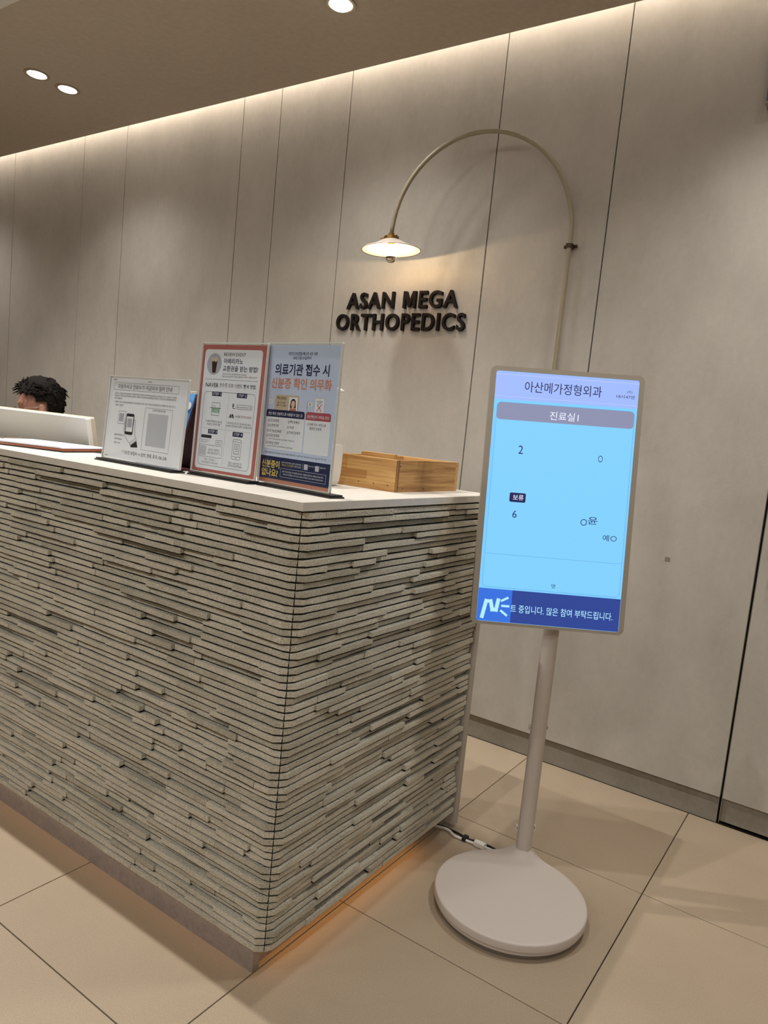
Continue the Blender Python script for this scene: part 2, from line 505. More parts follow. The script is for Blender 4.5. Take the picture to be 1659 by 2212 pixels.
for k, x in enumerate((-5.236, -3.536, -1.836, -0.136)):
    nm = ['past the seated person', 'over the seated person', 'over the wall lettering', 'beside the concealed door'][k]
    for y, w in ((1.977, 'counter side'), (2.134, 'wall side')):
        downlight(x, y, ZS, P_WALL * (1.8 if k == 3 else 1.0), 128, 'small round downlight in the soffit ' + nm + ', ' + w + ' of its pair', 'paired downlights in the soffit', gimbal=(k >= 2), tilt=(0.0, 0.0), rad=0.035, blend=1.0)
for k, x in enumerate((-0.994, -1.95, -2.9, -3.85)):
    downlight(x, 1.227, ZC, P_FRONT * (0.58 if k == 0 else 1.0), 110, 'round downlight in the raised ceiling above ' + ('the stone counter corner', 'the coral poster', 'the white monitor', 'the far end of the counter')[k], 'downlights above the counter front', rad=0.012, r=0.05)
for x in (-4.2, -2.6, -1.0, 0.6):
    downlight(x, -2.4, ZC, P_ROOM, 140, 'round downlight in the raised ceiling of the waiting hall', 'downlights of the waiting hall', rad=0.08, r=0.06, blend=0.8)
for x in (-3.4, -1.9, -0.4, 1.0, 2.0):  # unseen spots, added as frontal fill for the stone face
    downlight(x, -1.15, ZC, P_FILL, 116, 'adjustable ceiling spot across the hall aimed at the counter', 'aimed spots across the hall', tilt=(math.radians(44), 0), rad=0.12, r=0.06, blend=0.9, gimbal=True)

# ================================================================== RECEPTION COUNTER
CX, CY = -0.945, 1.115            # outer corner of the worktop
ZT, ZB, ZP = 1.0565, 1.0365, 0.060
XEND, YEND = -4.30, 1.960
ctr = thing('reception_counter', (-1.5, 1.5, 0), 'reception counter clad in thin split-face stone strips', 'counter')
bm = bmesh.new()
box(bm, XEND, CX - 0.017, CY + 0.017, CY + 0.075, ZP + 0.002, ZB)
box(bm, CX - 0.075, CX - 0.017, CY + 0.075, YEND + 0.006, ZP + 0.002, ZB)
obj('backing', bm, M_GAP, ctr)  # black and set forward so the gaps between stones look deeply shaded
bm = bmesh.new()
box(bm, XEND, -0.984, CY + 0.008, CY + 0.030, 0.0, ZP + 0.002)
box(bm, -1.018, -0.996, CY + 0.030, YEND - 0.01, 0.0, ZP + 0.002)
obj('plinth', bm, M_PLINTH, ctr)
obj('end_trim', B(-1.36, CX + 0.003, YEND + 0.006, YEND + 0.032, 0.012, ZB, bev=0.001), M_TRIM, ctr)
obj('inner_desk', B(XEND, -1.38, 1.38, 1.82, 0.71, 0.74, bev=0.002), M_TRIM, ctr)
obj('inner_panel', B(XEND, -1.36, 1.19, 1.21, 0.0, ZB), M_TRIM, ctr)
obj('wing_panel', B(-1.38, -1.36, 1.21, YEND + 0.03, 0.0, ZB), M_TRIM, ctr)
obj('end_panel', B(XEND - 0.02, XEND, CY + 0.02, 1.82, 0.0, ZB), M_TRIM, ctr)
obj('underlight', flat(bmesh.new(), Fr((0, 0, ZP + 0.0002), (1, 0, 0), (0, 1, 0)), [(XEND + 0.05, CY + 0.0055), (-0.99, CY + 0.0055), (-0.99, CY + 0.0078), (XEND + 0.05, CY + 0.0078)]), M_LEDF, ctr)
obj('underlight', flat(bmesh.new(), Fr((0, 0, ZP + 0.0002), (1, 0, 0), (0, 1, 0)), [(-0.995, CY + 0.04), (CX - 0.020, CY + 0.04), (CX - 0.020, 1.80), (-0.995, 1.80)]), M_LEDP, ctr)

# worktop: L-shaped stone slab
wt = bmesh.new()
pts = [(XEND - 0.02, CY), (CX, CY), (CX, YEND + 0.036), (-1.40, YEND + 0.036), (-1.40, 1.385), (XEND - 0.02, 1.385)]
prism(wt, Fr((0, 0, 0), (1, 0, 0), (0, 1, 0)), pts, ZB + 0.0005, ZT)
bmesh.ops.bevel(wt, geom=list(wt.edges), offset=0.0012, segments=1, affect='EDGES')
tag(obj('worktop', wt, M_SLAB), 'pale greige L-shaped stone worktop on the reception counter', 'worktop')

# stone strips: every strip its own irregular block
def strip_bm(bm, run, outv, start, a0, a1, z0, hgt, depth, rng, ends):
    """run, outv: directions along the strip and out of the wall; depth = how far its face stands out from the datum"""
    L_ = a1 - a0
    n = max(3, min(7, int(L_ / 0.045)))
    us = [a0 + L_ * k / n for k in range(n + 1)]
    if ends[0]: us.insert(1, a0 + 0.015)
    secs = []
    tilt = rng.uniform(-0.0012, 0.0012)
    for k, a in enumerate(us):
        e = (k == 0 and ends[0]) or (k == len(us) - 1 and ends[1])
        d = -0.0120 if e else depth + rng.uniform(-0.0012, 0.0012) + tilt * (k / len(us) - 0.5)
        zb = z0 + (0.0 if z0 < ZP + 0.002 else rng.uniform(0.0001, 0.0014)); zt = z0 + hgt - rng.uniform(0.0008, 0.0016)
        ch = rng.uniform(0.0005, 0.0014)
        base = start + run * a
        bk_ = run * 0.022 if e else Vector((0, 0, 0))          # corner ends are mitred
        sec = [base + bk_ + outv * -0.032 + Vector((0, 0, z0 + 0.001)), base + outv * (d - 0.0003) + Vector((0, 0, zb)), base + outv * d + Vector((0, 0, zb + 0.0015)),
               base + outv * (d - rng.uniform(0, 0.0012)) + Vector((0, 0, zt - ch)), base + outv * (d - ch) + Vector((0, 0, zt)), base + bk_ + outv * -0.032 + Vector((0, 0, zt))]
        secs.append([bm.verts.new(p) for p in sec])
    for s, t in zip(secs, secs[1:]):
        for i in range(6):
            bm.faces.new((s[i], s[(i + 1) % 6], t[(i + 1) % 6], t[i]))
    bm.faces.new(secs[0][::-1]); bm.faces.new(secs[-1])
    if z0 < ZP + 0.002: return
    # shade under the strip built as a black prism, set back from its face
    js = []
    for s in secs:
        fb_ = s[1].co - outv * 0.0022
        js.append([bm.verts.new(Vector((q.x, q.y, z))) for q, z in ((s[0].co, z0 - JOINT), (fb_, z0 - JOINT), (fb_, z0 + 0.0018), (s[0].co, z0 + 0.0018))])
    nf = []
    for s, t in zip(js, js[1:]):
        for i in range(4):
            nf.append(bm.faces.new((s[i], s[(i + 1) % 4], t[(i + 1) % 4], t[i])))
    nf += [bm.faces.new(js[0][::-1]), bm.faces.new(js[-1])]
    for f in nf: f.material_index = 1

def to_px(p):
    d = Vector(p) - CAM
    z = d.dot(RZ)
    return (d.dot(RX) / z * FPX + IW / 2, d.dot(RY) / z * FPX + IH / 2) if z > 0.05 else None

def seen_area(p0, p1, hgt):
    q = [to_px(p0), to_px(p1), to_px(p1 + Vector((0, 0, hgt))), to_px(p0 + Vector((0, 0, hgt)))]
    if any(k is None for k in q): return 0
    q = [(min(max(x, 0), IW), min(max(y, 0), IH)) for x, y in q]
    return abs(sum(q[i][0] * q[(i + 1) % 4][1] - q[(i + 1) % 4][0] * q[i][1] for i in range(4))) / 2

NC = 59
JOINT = 0.0022
pitch = (ZB - ZP - 0.001) / NC
rng = random.Random(5)
strips = []
levels = [0.003, 0.0, -0.0035, -0.0075, -0.012]
for face in (0, 1):
    # datum: worktop edge plane; run starts at the corner
    run = Vector((-1, 0, 0)) if face == 0 else Vector((0, 1, 0))
    outv = Vector((0, -1, 0)) if face == 0 else Vector((1, 0, 0))
    start = Vector((CX - 0.0138, CY, 0)) if face == 0 else Vector((CX, CY + 0.0138, 0))
    total = (CX - XEND) - 0.0138 if face == 0 else YEND - CY - 0.0138
    for c in range(NC):
        z0 = ZP + 0.0005 + c * pitch
        a = 0.0
        last = None
        while a < total - 1e-4:
            ln = rng.choice((0.10, 0.16, 0.20, 0.24, 0.30, 0.36)) * rng.uniform(0.85, 1.15)
            if a == 0.0: ln *= rng.uniform(0.5, 1.0)
            if total - a - ln < 0.05: ln = total - a
            lv = rng.choice([v for v in levels if v != last]) - 0.001
            if c == 0: lv = 0.0
            if a == 0.0: lv = rng.choice((0.001, -0.003, -0.006))
            last = lv
            b_ = a + ln
            p0, p1 = start + run * a + Vector((0, 0, z0)), start + run * b_ + Vector((0, 0, z0))
            strips.append((seen_area(p0, p1, pitch), face, run, outv, start, a + (0.0 if a == 0 else 0.0006), b_ - 0.0006, z0, lv, a == 0.0))
            a = b_
strips.sort(key=lambda s: -s[0])
rest = bmesh.new()
for k, (ar, face, run, outv, start, a0, a1, z0, lv, cor) in enumerate(strips):
    bm = bmesh.new() if k < 300 else rest
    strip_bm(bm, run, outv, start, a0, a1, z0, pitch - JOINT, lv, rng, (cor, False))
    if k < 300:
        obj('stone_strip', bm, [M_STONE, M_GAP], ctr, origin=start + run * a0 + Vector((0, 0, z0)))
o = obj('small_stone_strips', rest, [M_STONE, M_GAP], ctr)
o['kind'] = 'stuff'

# ------------------------------------------------------------------ print layouts: text, left, right, middle height, letter height (mm on the sheet), colour, weight
LAY_1 = [
    ('자동차사고 진료수가 지급의사 절차 안내', 39.2, 278.5, 208.0, 12.4, 'k', 0),
    ('교통사고 환자는자동차손해배상 보장법에 따라 상대방의 자동차보험(공제)으로 진료를 받을 수 있습니다. 원활한', 27.5, 302.3, 188.1, 5.6, 'k', 0),
    ('진료를 위해 아래 QR코드를 통해 교통사고 상대방의 보험회사(공제조합)를 선택하고 안내에 따라 절차를 진행하여', 27.6, 298.7, 181.7, 5.6, 'k', 0),
    ('주시기 바랍니다.', 27.1, 66.2, 174.7, 5.8, 'k', 0),
    ('* 교통사고 담당 보험회사(공제조합)의 대인접수를 하셔야 하며, 상대방 보험(공제)가입 상태를 따라 지급 한도가', 27.4, 301.1, 164.7, 5.6, 'k', 0),
    ('다를 수 있습니다.', 36.3, 75.2, 156.5, 5.7, 'k', 0),
    ('아산메가정형외과의원', 205.1, 262.1, 150.6, 5.4, 'k', 0),
    ('환자분 카메라를 켜고', 46.5, 92.1, 75.2, 5.4, 'k', 0),
    ('스캔해 주시면 됩니다', 48.7, 84.8, 64.1, 5.4, 'k', 0),
    ('진료 안내', 49.1, 76.9, 53.4, 5.4, 'k', 0),
    ('* 가능한 보험사 → 삼성, 현대, 흥국, KB, DB', 89.2, 288.2, 30.5, 11.1, 'k', 0.5),
]
LAY_2 = [
    ('REVIEW EVENT', 82.3, 159.9, 305.1, 8.3, 'k', 0),
    ('아메리카노', 83.6, 152.5, 288.8, 13.4, 'n', 1),
    ('교환권을 받는 방법!', 82.6, 206.4, 270.7, 14.0, 'n', 1),
    ('네이버 영수증 리뷰 이벤트를 통해 방문 및 직원에게', 82.9, 167.0, 256.8, 3.9, 'k', 0),
    ('방문하신 소감을 영수증 리뷰로 남겨주시면', 82.9, 157.4, 250.9, 3.9, 'k', 0),
    ('아메리카노 교환권', 159.1, 187.0, 251.5, 3.8, 'r', 0),
    ('을 드립니다', 187.7, 206.9, 251.3, 3.8, 'k', 0),
    ('NAVER', 24.9, 73.1, 228.3, 10.5, 'g', 1),
    ('영수증 리뷰 이벤트', 76.6, 158.9, 229.0, 10.8, 'k', 0),
    ('참여 방법', 162.5, 203.4, 229.1, 10.5, 'n', 1),
    ('STEP 1', 55.8, 84.5, 206.9, 6.5, 'w', 0),
    ('STEP 2', 147.4, 175.2, 206.7, 6.3, 'w', 0),
    ('STEP 3', 54.8, 82.9, 112.3, 6.5, 'w', 0),
    ('STEP 4', 145.4, 174.4, 112.1, 6.3, 'w', 0),
    ('N', 148.1, 153.7, 178.1, 4.9, 'g', 1),
    ('아산메가정형외과', 155.9, 188.1, 178.3, 4.1, 'k', 0),
    ('아산메가', 141.5, 166.3, 155.2, 6.3, 'k', 0),
    ('정형외과', 167.0, 189.1, 155.4, 6.3, 'r', 0),
    ('의원', 189.8, 199.5, 155.3, 6.2, 'k', 0),
    ('아산메가정형외과 내원 후,', 37.6, 99.3, 137.3, 6.0, 'k', 0),
    ('치료받은 영수증 지참', 43.3, 93.3, 130.1, 6.0, 'k', 0),
    ('네이버 로그인 후, 네이버 지도에서', 118.0, 200.3, 137.7, 5.8, 'k', 0),
    ('아산메가정형외과 검색 > 프로필 선택', 115.4, 203.1, 130.8, 5.8, 'k', 0),
    ('영수증 리뷰 작성 후', 26.3, 58.8, 89.1, 3.5, 'k', 0),
    ('원무과에 보여주기', 27.0, 52.7, 84.2, 3.5, 'k', 0),
    ('리뷰하기', 86.4, 102.0, 86.9, 4.0, 'k', 0),
    ('QR코드 스캔하고', 56.7, 99.7, 66.3, 6.5, 'k', 0),
    ('바로 리뷰 쓰러가기', 56.7, 101.6, 58.4, 6.5, 'k', 0),
    ('리뷰 > 나도참여 >', 46.3, 88.5, 41.1, 6.0, 'k', 0),
    ('영수증 촬영 후 리뷰 작성!', 37.7, 97.9, 33.5, 6.0, 'k', 0),
    ('사진 + 리뷰 작성 후', 136.1, 182.1, 40.6, 6.3, 'k', 0),
    ('원무과에 보여주세요!', 134.9, 184.9, 34.0, 6.3, 'k', 0),
]
LAY_3 = [
    ('국민건강보험법 제12조 4항 개정', 72.1, 168.2, 311.6, 7.7, 'n', 0.5),
    ('24년 5월 20일부터', 88.8, 148.9, 302.3, 7.7, 'n', 0.5),
    ('의료기관 접수 시', 30.0, 210.3, 275.3, 26.7, 'n', 1.6),
    ('신분증 확인 의무화', 19.9, 221.5, 243.5, 25.4, 'c', 1.6),
    ('O', 18.0, 26.7, 199.5, 7.1, 'k', 0),
    ('X', 153.9, 162.4, 198.8, 7.6, 'k', 0),
    ('주민등록증', 45.8, 78.2, 208.3, 7.0, 'k', 0.5),
    ('홍길순', 46.0, 76.0, 198.2, 4.2, 'k', 0),
    ('850101-1234567', 45.0, 81.0, 192.0, 4.2, 'k', 0),
    ('본인 확인 신분증으로 사용할 수 있는 것', 18.5, 135.8, 171.8, 7.4, 'w', 0.6),
    ('본인확인이 어려운 경우', 153.4, 222.5, 171.5, 7.5, 'w', 0.6),
    ('사진 촬영한', 179.0, 197.6, 206.4, 4.0, 'k', 0),
    ('신분증', 182.1, 193.0, 202.4, 3.5, 'k', 0),
    ('건강보험증', 26.8, 58.5, 155.4, 7.0, 'k', 0.3),
    ('V', 18.8, 25.4, 155.2, 5.2, 'k', 0),
    ('주민등록증', 96.7, 128.8, 155.3, 6.9, 'k', 0.3),
    ('V', 89.1, 95.3, 155.1, 5.1, 'k', 0),
    ('운전면허증', 26.5, 58.2, 143.5, 7.1, 'k', 0.3),
    ('V', 18.5, 25.1, 143.2, 5.2, 'k', 0),
    ('여권', 95.9, 110.0, 142.8, 6.9, 'k', 0.3),
    ('V', 88.2, 94.5, 142.7, 5.1, 'k', 0),
    ('국가보훈등록증', 26.3, 69.7, 130.7, 7.0, 'k', 0.3),
    ('V', 18.2, 24.8, 130.5, 5.2, 'k', 0),
    ('장애인등록증', 95.7, 134.2, 131.0, 6.9, 'k', 0.3),
    ('V', 88.0, 94.3, 130.3, 5.1, 'k', 0),
    ('외국인등록증', 25.9, 63.6, 119.7, 7.1, 'k', 0.3),
    ('V', 17.8, 24.4, 119.0, 5.2, 'k', 0),
    ('모바일 신분증', 25.4, 64.4, 102.4, 7.1, 'k', 0.3),
    ('V', 17.4, 24.0, 102.2, 5.2, 'k', 0),
    ('사본 또는 사진으로', 161.9, 214.9, 154.6, 6.7, 'k', 0.3),
    ('V', 154.6, 160.6, 154.2, 4.9, 'r', 0),
    ('촬영한 신분증', 163.0, 201.8, 145.3, 6.7, 'k', 0.3),
    ('(영주증, 국내거소신고증, 외국인등록증 / 영주증(F-5))', 25.4, 116.3, 111.5, 4.2, 'k', 0),
    ('(모바일 건강보험증, 모바일 운전면허증, QR인증 포함)', 24.5, 111.6, 94.8, 4.2, 'k', 0),
    ('* 실물 신분증만 인정 가능(사본, 사진으로 대체한 신분증 불가) / 신분증 또는 서류 지참 시 하나도 없을 경우 진료 기록', 13.6, 224.6, 79.1, 4.6, 'k', 0),
    ('신분증이', 9.5, 72.3, 52.7, 18.5, 'y', 1.4),
    ('없나요?', 10.2, 68.5, 32.3, 18.5, 'y', 1.4),
    ('PLAY 스토어 또는 APP 스토어에서', 79.4, 145.5, 60.2, 4.2, 'w', 0),
    ("'모바일 건강보험증'", 79.4, 121.8, 54.1, 4.6, 'y', 0),
    ('검색 후 설치', 123.6, 145.6, 54.3, 4.1, 'w', 0),
    ('PLAY스토어', 170.9, 191.2, 60.1, 3.1, 'w', 0),
    ('애플스토어', 206.7, 225.7, 60.5, 3.1, 'w', 0),
    ('설치 후 본인인증을 거쳐 신분증으로 사용 + 비밀번호 설정 또는 생체인증 정보 등록 +', 83.9, 222.6, 39.2, 4.1, 'w', 0),
    ('모바일 건강보험증을 스토어 또는 건강보험 자격확인 QR을 의료기관 접수처에 제시', 87.1, 220.4, 32.6, 4.1, 'w', 0),
]
LAY_4 = [
    ('아산메가정형외과', 93.3, 297.1, 641.5, 29.4, 'n', 0),
    ('(수)', 363.7, 377.2, 646.7, 9.8, 'n', 0),
    ('18시47분', 336.8, 385.6, 633.7, 9.8, 'n', 0),
    ('진료실1', 165.9, 241.9, 569.3, 22.1, 'w', 0.6),
    ('2', 90.2, 102.6, 472.6, 22.2, 'n', 0),
    ('6', 88.5, 99.7, 299.9, 19.7, 'n', 0),
    ('보류', 86.1, 114.5, 344.5, 14.8, 'w', 0.5),
    ('예○', 332.2, 368.9, 255.8, 17.2, 'n', 0),
    ('○', 302.3, 314.5, 464.5, 17.2, 'n', 0),
    ('○', 270.2, 287.4, 292.7, 17.2, 'n', 0),
    ('윤', 289.3, 315.1, 298.9, 19.7, 'n', 0.6),
    ('명', 207.6, 217.5, 115.8, 11.1, 'n', 0),
    ('트 중입니다. 많은 참여 부탁드립니다.', 104.5, 375.7, 47.3, 21.0, 'l', 0.4),
]
BOX_1 = {
    'title': [(21.5, 217.5), (305.5, 217.7), (306.7, 198.7), (23.8, 197.1)],
    'qr': [(174.3, 155.6), (291.8, 155.7), (292.0, 44.1), (174.8, 44.0)],
    'phone': [(94.8, 134.6), (128.0, 136.1), (131.0, 79.2), (95.7, 79.6)],
    'qrs': [(53.4, 140.3), (90.9, 141.0), (93.0, 107.6), (56.1, 106.5)],
    'arm': [(94.5, 77.2), (131.1, 78.6), (134.4, 116.9), (130.0, 126.1)],
    'cuff': [(120.8, 61.9), (146.6, 75.8), (158.1, 48.7), (128.9, 48.2)],
}
BOX_2 = {
    'inner': [(11.6, 317.6), (219.9, 317.0), (216.3, 18.4), (11.5, 16.8)],
    'sheet': [(0.3, 328.8), (231.5, 328.9), (234.6, -0.1), (-5.4, -3.3)],
    'rule': [(20.8, 242.7), (208.9, 242.6)],
    'frame': [(23.5, 211.6), (206.6, 211.9), (209.8, 27.4), (21.2, 25.6)],
    'vdiv': [(114.6, 207.2), (113.2, 31.6)],
    'hdiv': [(25.5, 119.9), (201.4, 119.3)],
    'st1': [(51.3, 211.6), (87.4, 212.8), (88.0, 201.4), (52.9, 201.1)],
    'st2': [(142.4, 211.8), (177.8, 212.8), (178.5, 201.3), (143.0, 200.6)],
    'st3': [(50.2, 116.7), (85.4, 118.7), (85.9, 107.4), (51.0, 105.8)],
    'st4': [(140.7, 116.8), (177.1, 118.5), (177.7, 106.9), (141.6, 105.3)],
    'receipt': [(54.6, 184.6), (84.4, 185.8), (86.1, 153.8), (55.5, 152.6)],
    'scan': [(49.7, 171.7), (88.7, 171.5)],
    'pill': [(144.4, 183.8), (199.8, 183.9), (199.9, 173.5), (144.8, 174.0)],
    'pin': [(133.3, 181.1), (138.5, 175.3)],
    'logo': [(121.5, 155.7), (137.7, 156.3), (138.6, 150.0), (121.3, 149.5)],
    'bar': [(26.2, 102.0), (65.1, 103.4), (65.6, 95.1), (26.5, 94.6)],
    'pill3': [(81.9, 91.5), (106.4, 92.3), (107.2, 81.9), (82.3, 81.7)],
    'qr': [(24.0, 77.4), (108.5, 78.3), (107.1, 47.3), (23.6, 48.6)],
    'phone': [(144.7, 99.4), (174.6, 99.3), (175.8, 50.6), (145.4, 50.7)],
    'oval': [(22.1, 280.4), (76.2, 280.8), (45.4, 307.3), (53.3, 253.9)],
    'cup': [(37.8, 295.4), (61.4, 295.4), (56.9, 260.1), (44.1, 260.1)],
}
BOX_3 = {
    'sheet': [(1.5, 331.8), (237.3, 331.5), (237.0, 2.1), (-0.2, 0.2)],
    'idc': [(38.4, 215.6), (120.0, 216.8), (121.8, 183.4), (40.5, 185.0)],
    'face': [(101.7, 200.3)],
    'photo': [(86.4, 212.3), (115.5, 212.0), (116.6, 185.0), (88.1, 185.3)],
    'obox': [(15.9, 204.4), (29.8, 204.3), (30.2, 194.9), (16.4, 194.9)],
    'oline': [(14.2, 206.7), (13.6, 182.2)],
    'xbox': [(151.3, 203.9), (165.1, 203.7), (165.3, 194.0), (151.9, 194.2)],
    'xline': [(149.4, 206.0), (148.9, 181.1)],
    'xph': [(171.5, 214.3), (202.9, 213.7), (205.0, 183.2), (173.4, 184.1)],
    'tabn': [(10.7, 182.0), (143.1, 179.6), (143.5, 163.7), (10.7, 164.3)],
    'bodyn': [(10.7, 164.3), (143.5, 163.7), (144.6, 89.0), (12.5, 88.0)],
    'tabr': [(147.2, 181.7), (227.1, 181.7), (228.2, 163.4), (147.5, 163.5)],
    'bodyr': [(147.5, 163.5), (228.2, 163.4), (228.6, 87.7), (148.1, 87.4)],
    'band': [(4.2, 70.7), (234.5, 71.1), (233.3, 18.5), (2.5, 17.7)],
    'coral': [(2.5, 17.7), (233.3, 18.5), (233.9, 1.7), (-0.2, 0.2)],
    'nbox': [(77.6, 45.3), (228.8, 46.6), (228.3, 25.7), (77.5, 26.3)],
    'sep': [(151.2, 63.6), (152.0, 49.4)],
}
BOX_4 = {
    'disp': [(17.6, 678.9), (397.5, 680.0), (391.4, 5.1), (13.0, 8.3)],
    'hdr': [(17.6, 678.9), (397.5, 680.0), (398.7, 608.8), (17.8, 602.2)],
    'grey': [(25.7, 595.3), (388.8, 595.8), (387.5, 553.8), (24.7, 548.2)],
    'body': [(15.9, 594.6), (391.0, 598.4), (386.9, 101.5), (17.4, 97.4)],
    'band': [(15.0, 97.2), (392.6, 92.1), (391.4, 5.1), (13.0, 8.3)],
    'tile': [(15.0, 97.2), (106.7, 96.2), (105.3, 8.8), (13.0, 8.3)],
    'pill': [(78.9, 356.5), (119.7, 356.0), (119.1, 333.6), (76.6, 325.2)],
    'hline': [(14.4, 194.4), (392.0, 186.2)],
    'hl1': [(19.4, 671.6), (391.8, 674.7)],
    'hl2': [(19.8, 607.3), (394.8, 611.0)],
}

# ================================================================== ON THE WALL
# dark raised letters
ws = thing('wall_lettering', (-1.79, YW, 1.65), 'dark brown raised letters reading ASAN MEGA ORTHOPEDICS on the wall', 'sign')
def letters(body, x0, x1, z0, z1):
    full = text_mesh(body, 1.3, 4, spacing=1.12)
    xs = [v.co.x for v in full.vertices]; a, b = min(xs), max(xs)
    bpy.data.meshes.remove(full)
    sx = (x1 - x0) / (b - a)
    for i, ch in enumerate(body):
        if ch == ' ': continue
        pre = text_mesh(body[:i + 1], 1.3, 4, spacing=1.12)
        mx = max(v.co.x for v in pre.vertices); bpy.data.meshes.remove(pre)
        me = text_mesh(ch, 1.3, 5, extrude=0.10, bevel=0.003)
        lx = [v.co.x for v in me.vertices]; ly = [v.co.y for v in me.vertices]; lz = [v.co.z for v in me.vertices]
        wch = max(lx) - min(lx)
        flatw = text_mesh(ch, 1.3, 2); fx = [v.co.x for v in flatw.vertices]; fw = max(fx) - min(fx); bpy.data.meshes.remove(flatw)
        sy = (z1 - z0) / (max(ly) - min(ly)); sz = 0.015 / (max(lz) - min(lz))
        bm = bmesh.new(); bm.from_mesh(me); bpy.data.meshes.remove(me)
        left = x0 + (mx - fw - a) * sx
        if ch == 'M':                               # drawn by hand: two stems and a deep V
            bm.free(); bm = bmesh.new()
            ol = [(0, 0), (0, 1), (0.25, 1), (0.5, 0.40), (0.75, 1), (1, 1), (1, 0), (0.80, 0), (0.80, 0.64), (0.575, 0.06), (0.425, 0.06), (0.20, 0.64), (0.20, 0)]
            prism(bm, Fr((left, YW - 0.0002, z0), (1, 0, 0), (0, 0, 1), (0, -1, 0)), [(x * fw * sx, y * (z1 - z0)) for x, y in ol], 0.0, 0.015)
            bmesh.ops.triangulate(bm, faces=[f for f in bm.faces if len(f.verts) > 4])
            auto_smooth(obj('letter', bm, M_LETTER, ws), 30)
            continue
        for v in bm.verts:
            X = left + (v.co.x - min(lx)) * sx * fw / wch
            Z = z0 + (v.co.y - min(ly)) * sy
            Y = YW - 0.0002 - (v.co.z - min(lz)) * sz
            v.co = Vector((X, Y, Z))
        auto_smooth(obj('letter', bm, M_LETTER, ws), 30)
letters('ASAN MEGA', -2.075, -1.508, 1.741, 1.811)
letters('ORTHOPEDICS', -2.126, -1.465, 1.648, 1.719)

# arched wall lamp
lx0, lzc, la, lb, lth = -1.054, 1.984, 0.344, 0.378, 0.293
lamp = thing('wall_lamp', (lx0, YW, 1.50), 'arched brass-fitted wall lamp with a flat white cone shade', 'lamp')
path = [(lx0, YW - 0.03, z) for z in (0.98, 1.2, 1.4, 1.6, 1.8)]
for k in range(41):
    a = PI * k / 40
    u = la * (1 - math.cos(a)); z = lzc + lb * math.sin(a)
    path.append((lx0 - u * math.cos(lth) + (z - lzc) * 0.011, YW - 0.03 - u * math.sin(lth), z))
tb = obj('tube', tube(bmesh.new(), path, 0.0085, 14), M_TUBE, lamp, smooth=True)
for zb in (1.952, 1.02):
    br = bmesh.new()
    ring_prism(br, Fr((lx0, YW - 0.03, zb - 0.007), (1, 0, 0), (0, 1, 0)), rrect(0.028, 0.028, 0.0139, 8), rrect(0.0172, 0.0172, 0.0085, 8), 0, 0.014)
    box(br, lx0 - 0.026, lx0 + 0.026, YW - 0.021, YW - 0.014, zb - 0.006, zb + 0.006, bev=0.002)
    box(br, lx0 - 0.008, lx0 + 0.008, YW - 0.018, YW, zb - 0.006, zb + 0.006)
    cl = obj('clamp', br, M_BRONZE, lamp)
    for sx in (-0.020, 0.020):
        obj('screw', lathe(bmesh.new(), [(0, 0.004), (0.0045, 0.003), (0.0055, 0), (0.0055, -0.002)], 12, Matrix.Translation((lx0 + sx, YW - 0.021, zb)) @ Matrix.Rotation(PI / 2, 4, 'X')), M_BRONZE, cl, smooth=True)
end = Vector(path[-1])
axis = Vector((0.055, 0.036, -1.0)).normalized()          # the shade hangs a little askew
xa = axis.cross(Vector((0, 1, 0))).normalized(); ya = axis.cross(xa)
LM = Matrix(((xa.x, ya.x, axis.x, end.x), (xa.y, ya.y, axis.y, end.y), (xa.z, ya.z, axis.z, end.z), (0, 0, 0, 1)))   # local z runs down the shade's axis
SK = 0.118
soc = obj('socket', lathe(bmesh.new(), [(0.0, -0.002), (0.012, -0.002), (0.013, 0.005), (0.026, 0.008), (0.030, 0.011), (0.030, 0.019), (0.026, 0.021), (0.014, 0.023), (0.014, 0.040), (0, 0.040)], 28, LM), M_BRASS, lamp)
auto_smooth(soc)
for k in range(3):
    a = 2 * PI * k / 3 + 0.5
    obj('thumbscrew', lathe(bmesh.new(), [(0, 0), (0.0022, 0), (0.0022, 0.010), (0.004, 0.010), (0.004, 0.014), (0, 0.014)], 10, LM @ Matrix.Translation((0.029 * math.cos(a), 0.029 * math.sin(a), 0.015)) @ Matrix.Rotation(a, 4, 'Z') @ Matrix.Rotation(PI / 2, 4, 'Y')), M_BRASS, soc)
prof = [(0.027, 0.020), (0.040, 0.026), (0.070, 0.041), (0.098, 0.0525), (0.113, 0.0575), (SK, 0.061), (SK - 0.0005, 0.0635), (0.112, 0.0605), (0.097, 0.0555), (0.069, 0.0440), (0.039, 0.029), (0.022, 0.0225)]
obj('shade', lathe(bmesh.new(), prof, 56, LM), M_SHADE, lamp, smooth=True)
obj('bulb', lathe(bmesh.new(), [(0.011, 0.036), (0.013, 0.050), (0.020, 0.066), (0.0225, 0.080), (0.0222, 0.088)], 24, LM), M_BULB, lamp, smooth=True)
bl = [c for c in lamp.children if c.name.startswith('bulb')][0]
ld = bpy.data.lights.new('wall_lamp_filament', 'POINT'); ld.energy = BULB; ld.color = (1.0, 0.74, 0.44); ld.shadow_soft_size = 0.005
lo = bpy.data.objects.new('filament', ld); COL.objects.link(lo); lo.parent = lamp
lo.location = (LM @ Vector((0, 0, 0.080))) - lamp.location
obj('mirror_cap', lathe(bmesh.new(), [(0.0224, 0.088), (0.0215, 0.095), (0.0175, 0.103), (0.010, 0.1085), (0, 0.110)], 24, LM), M_MIRROR, bl, smooth=True)

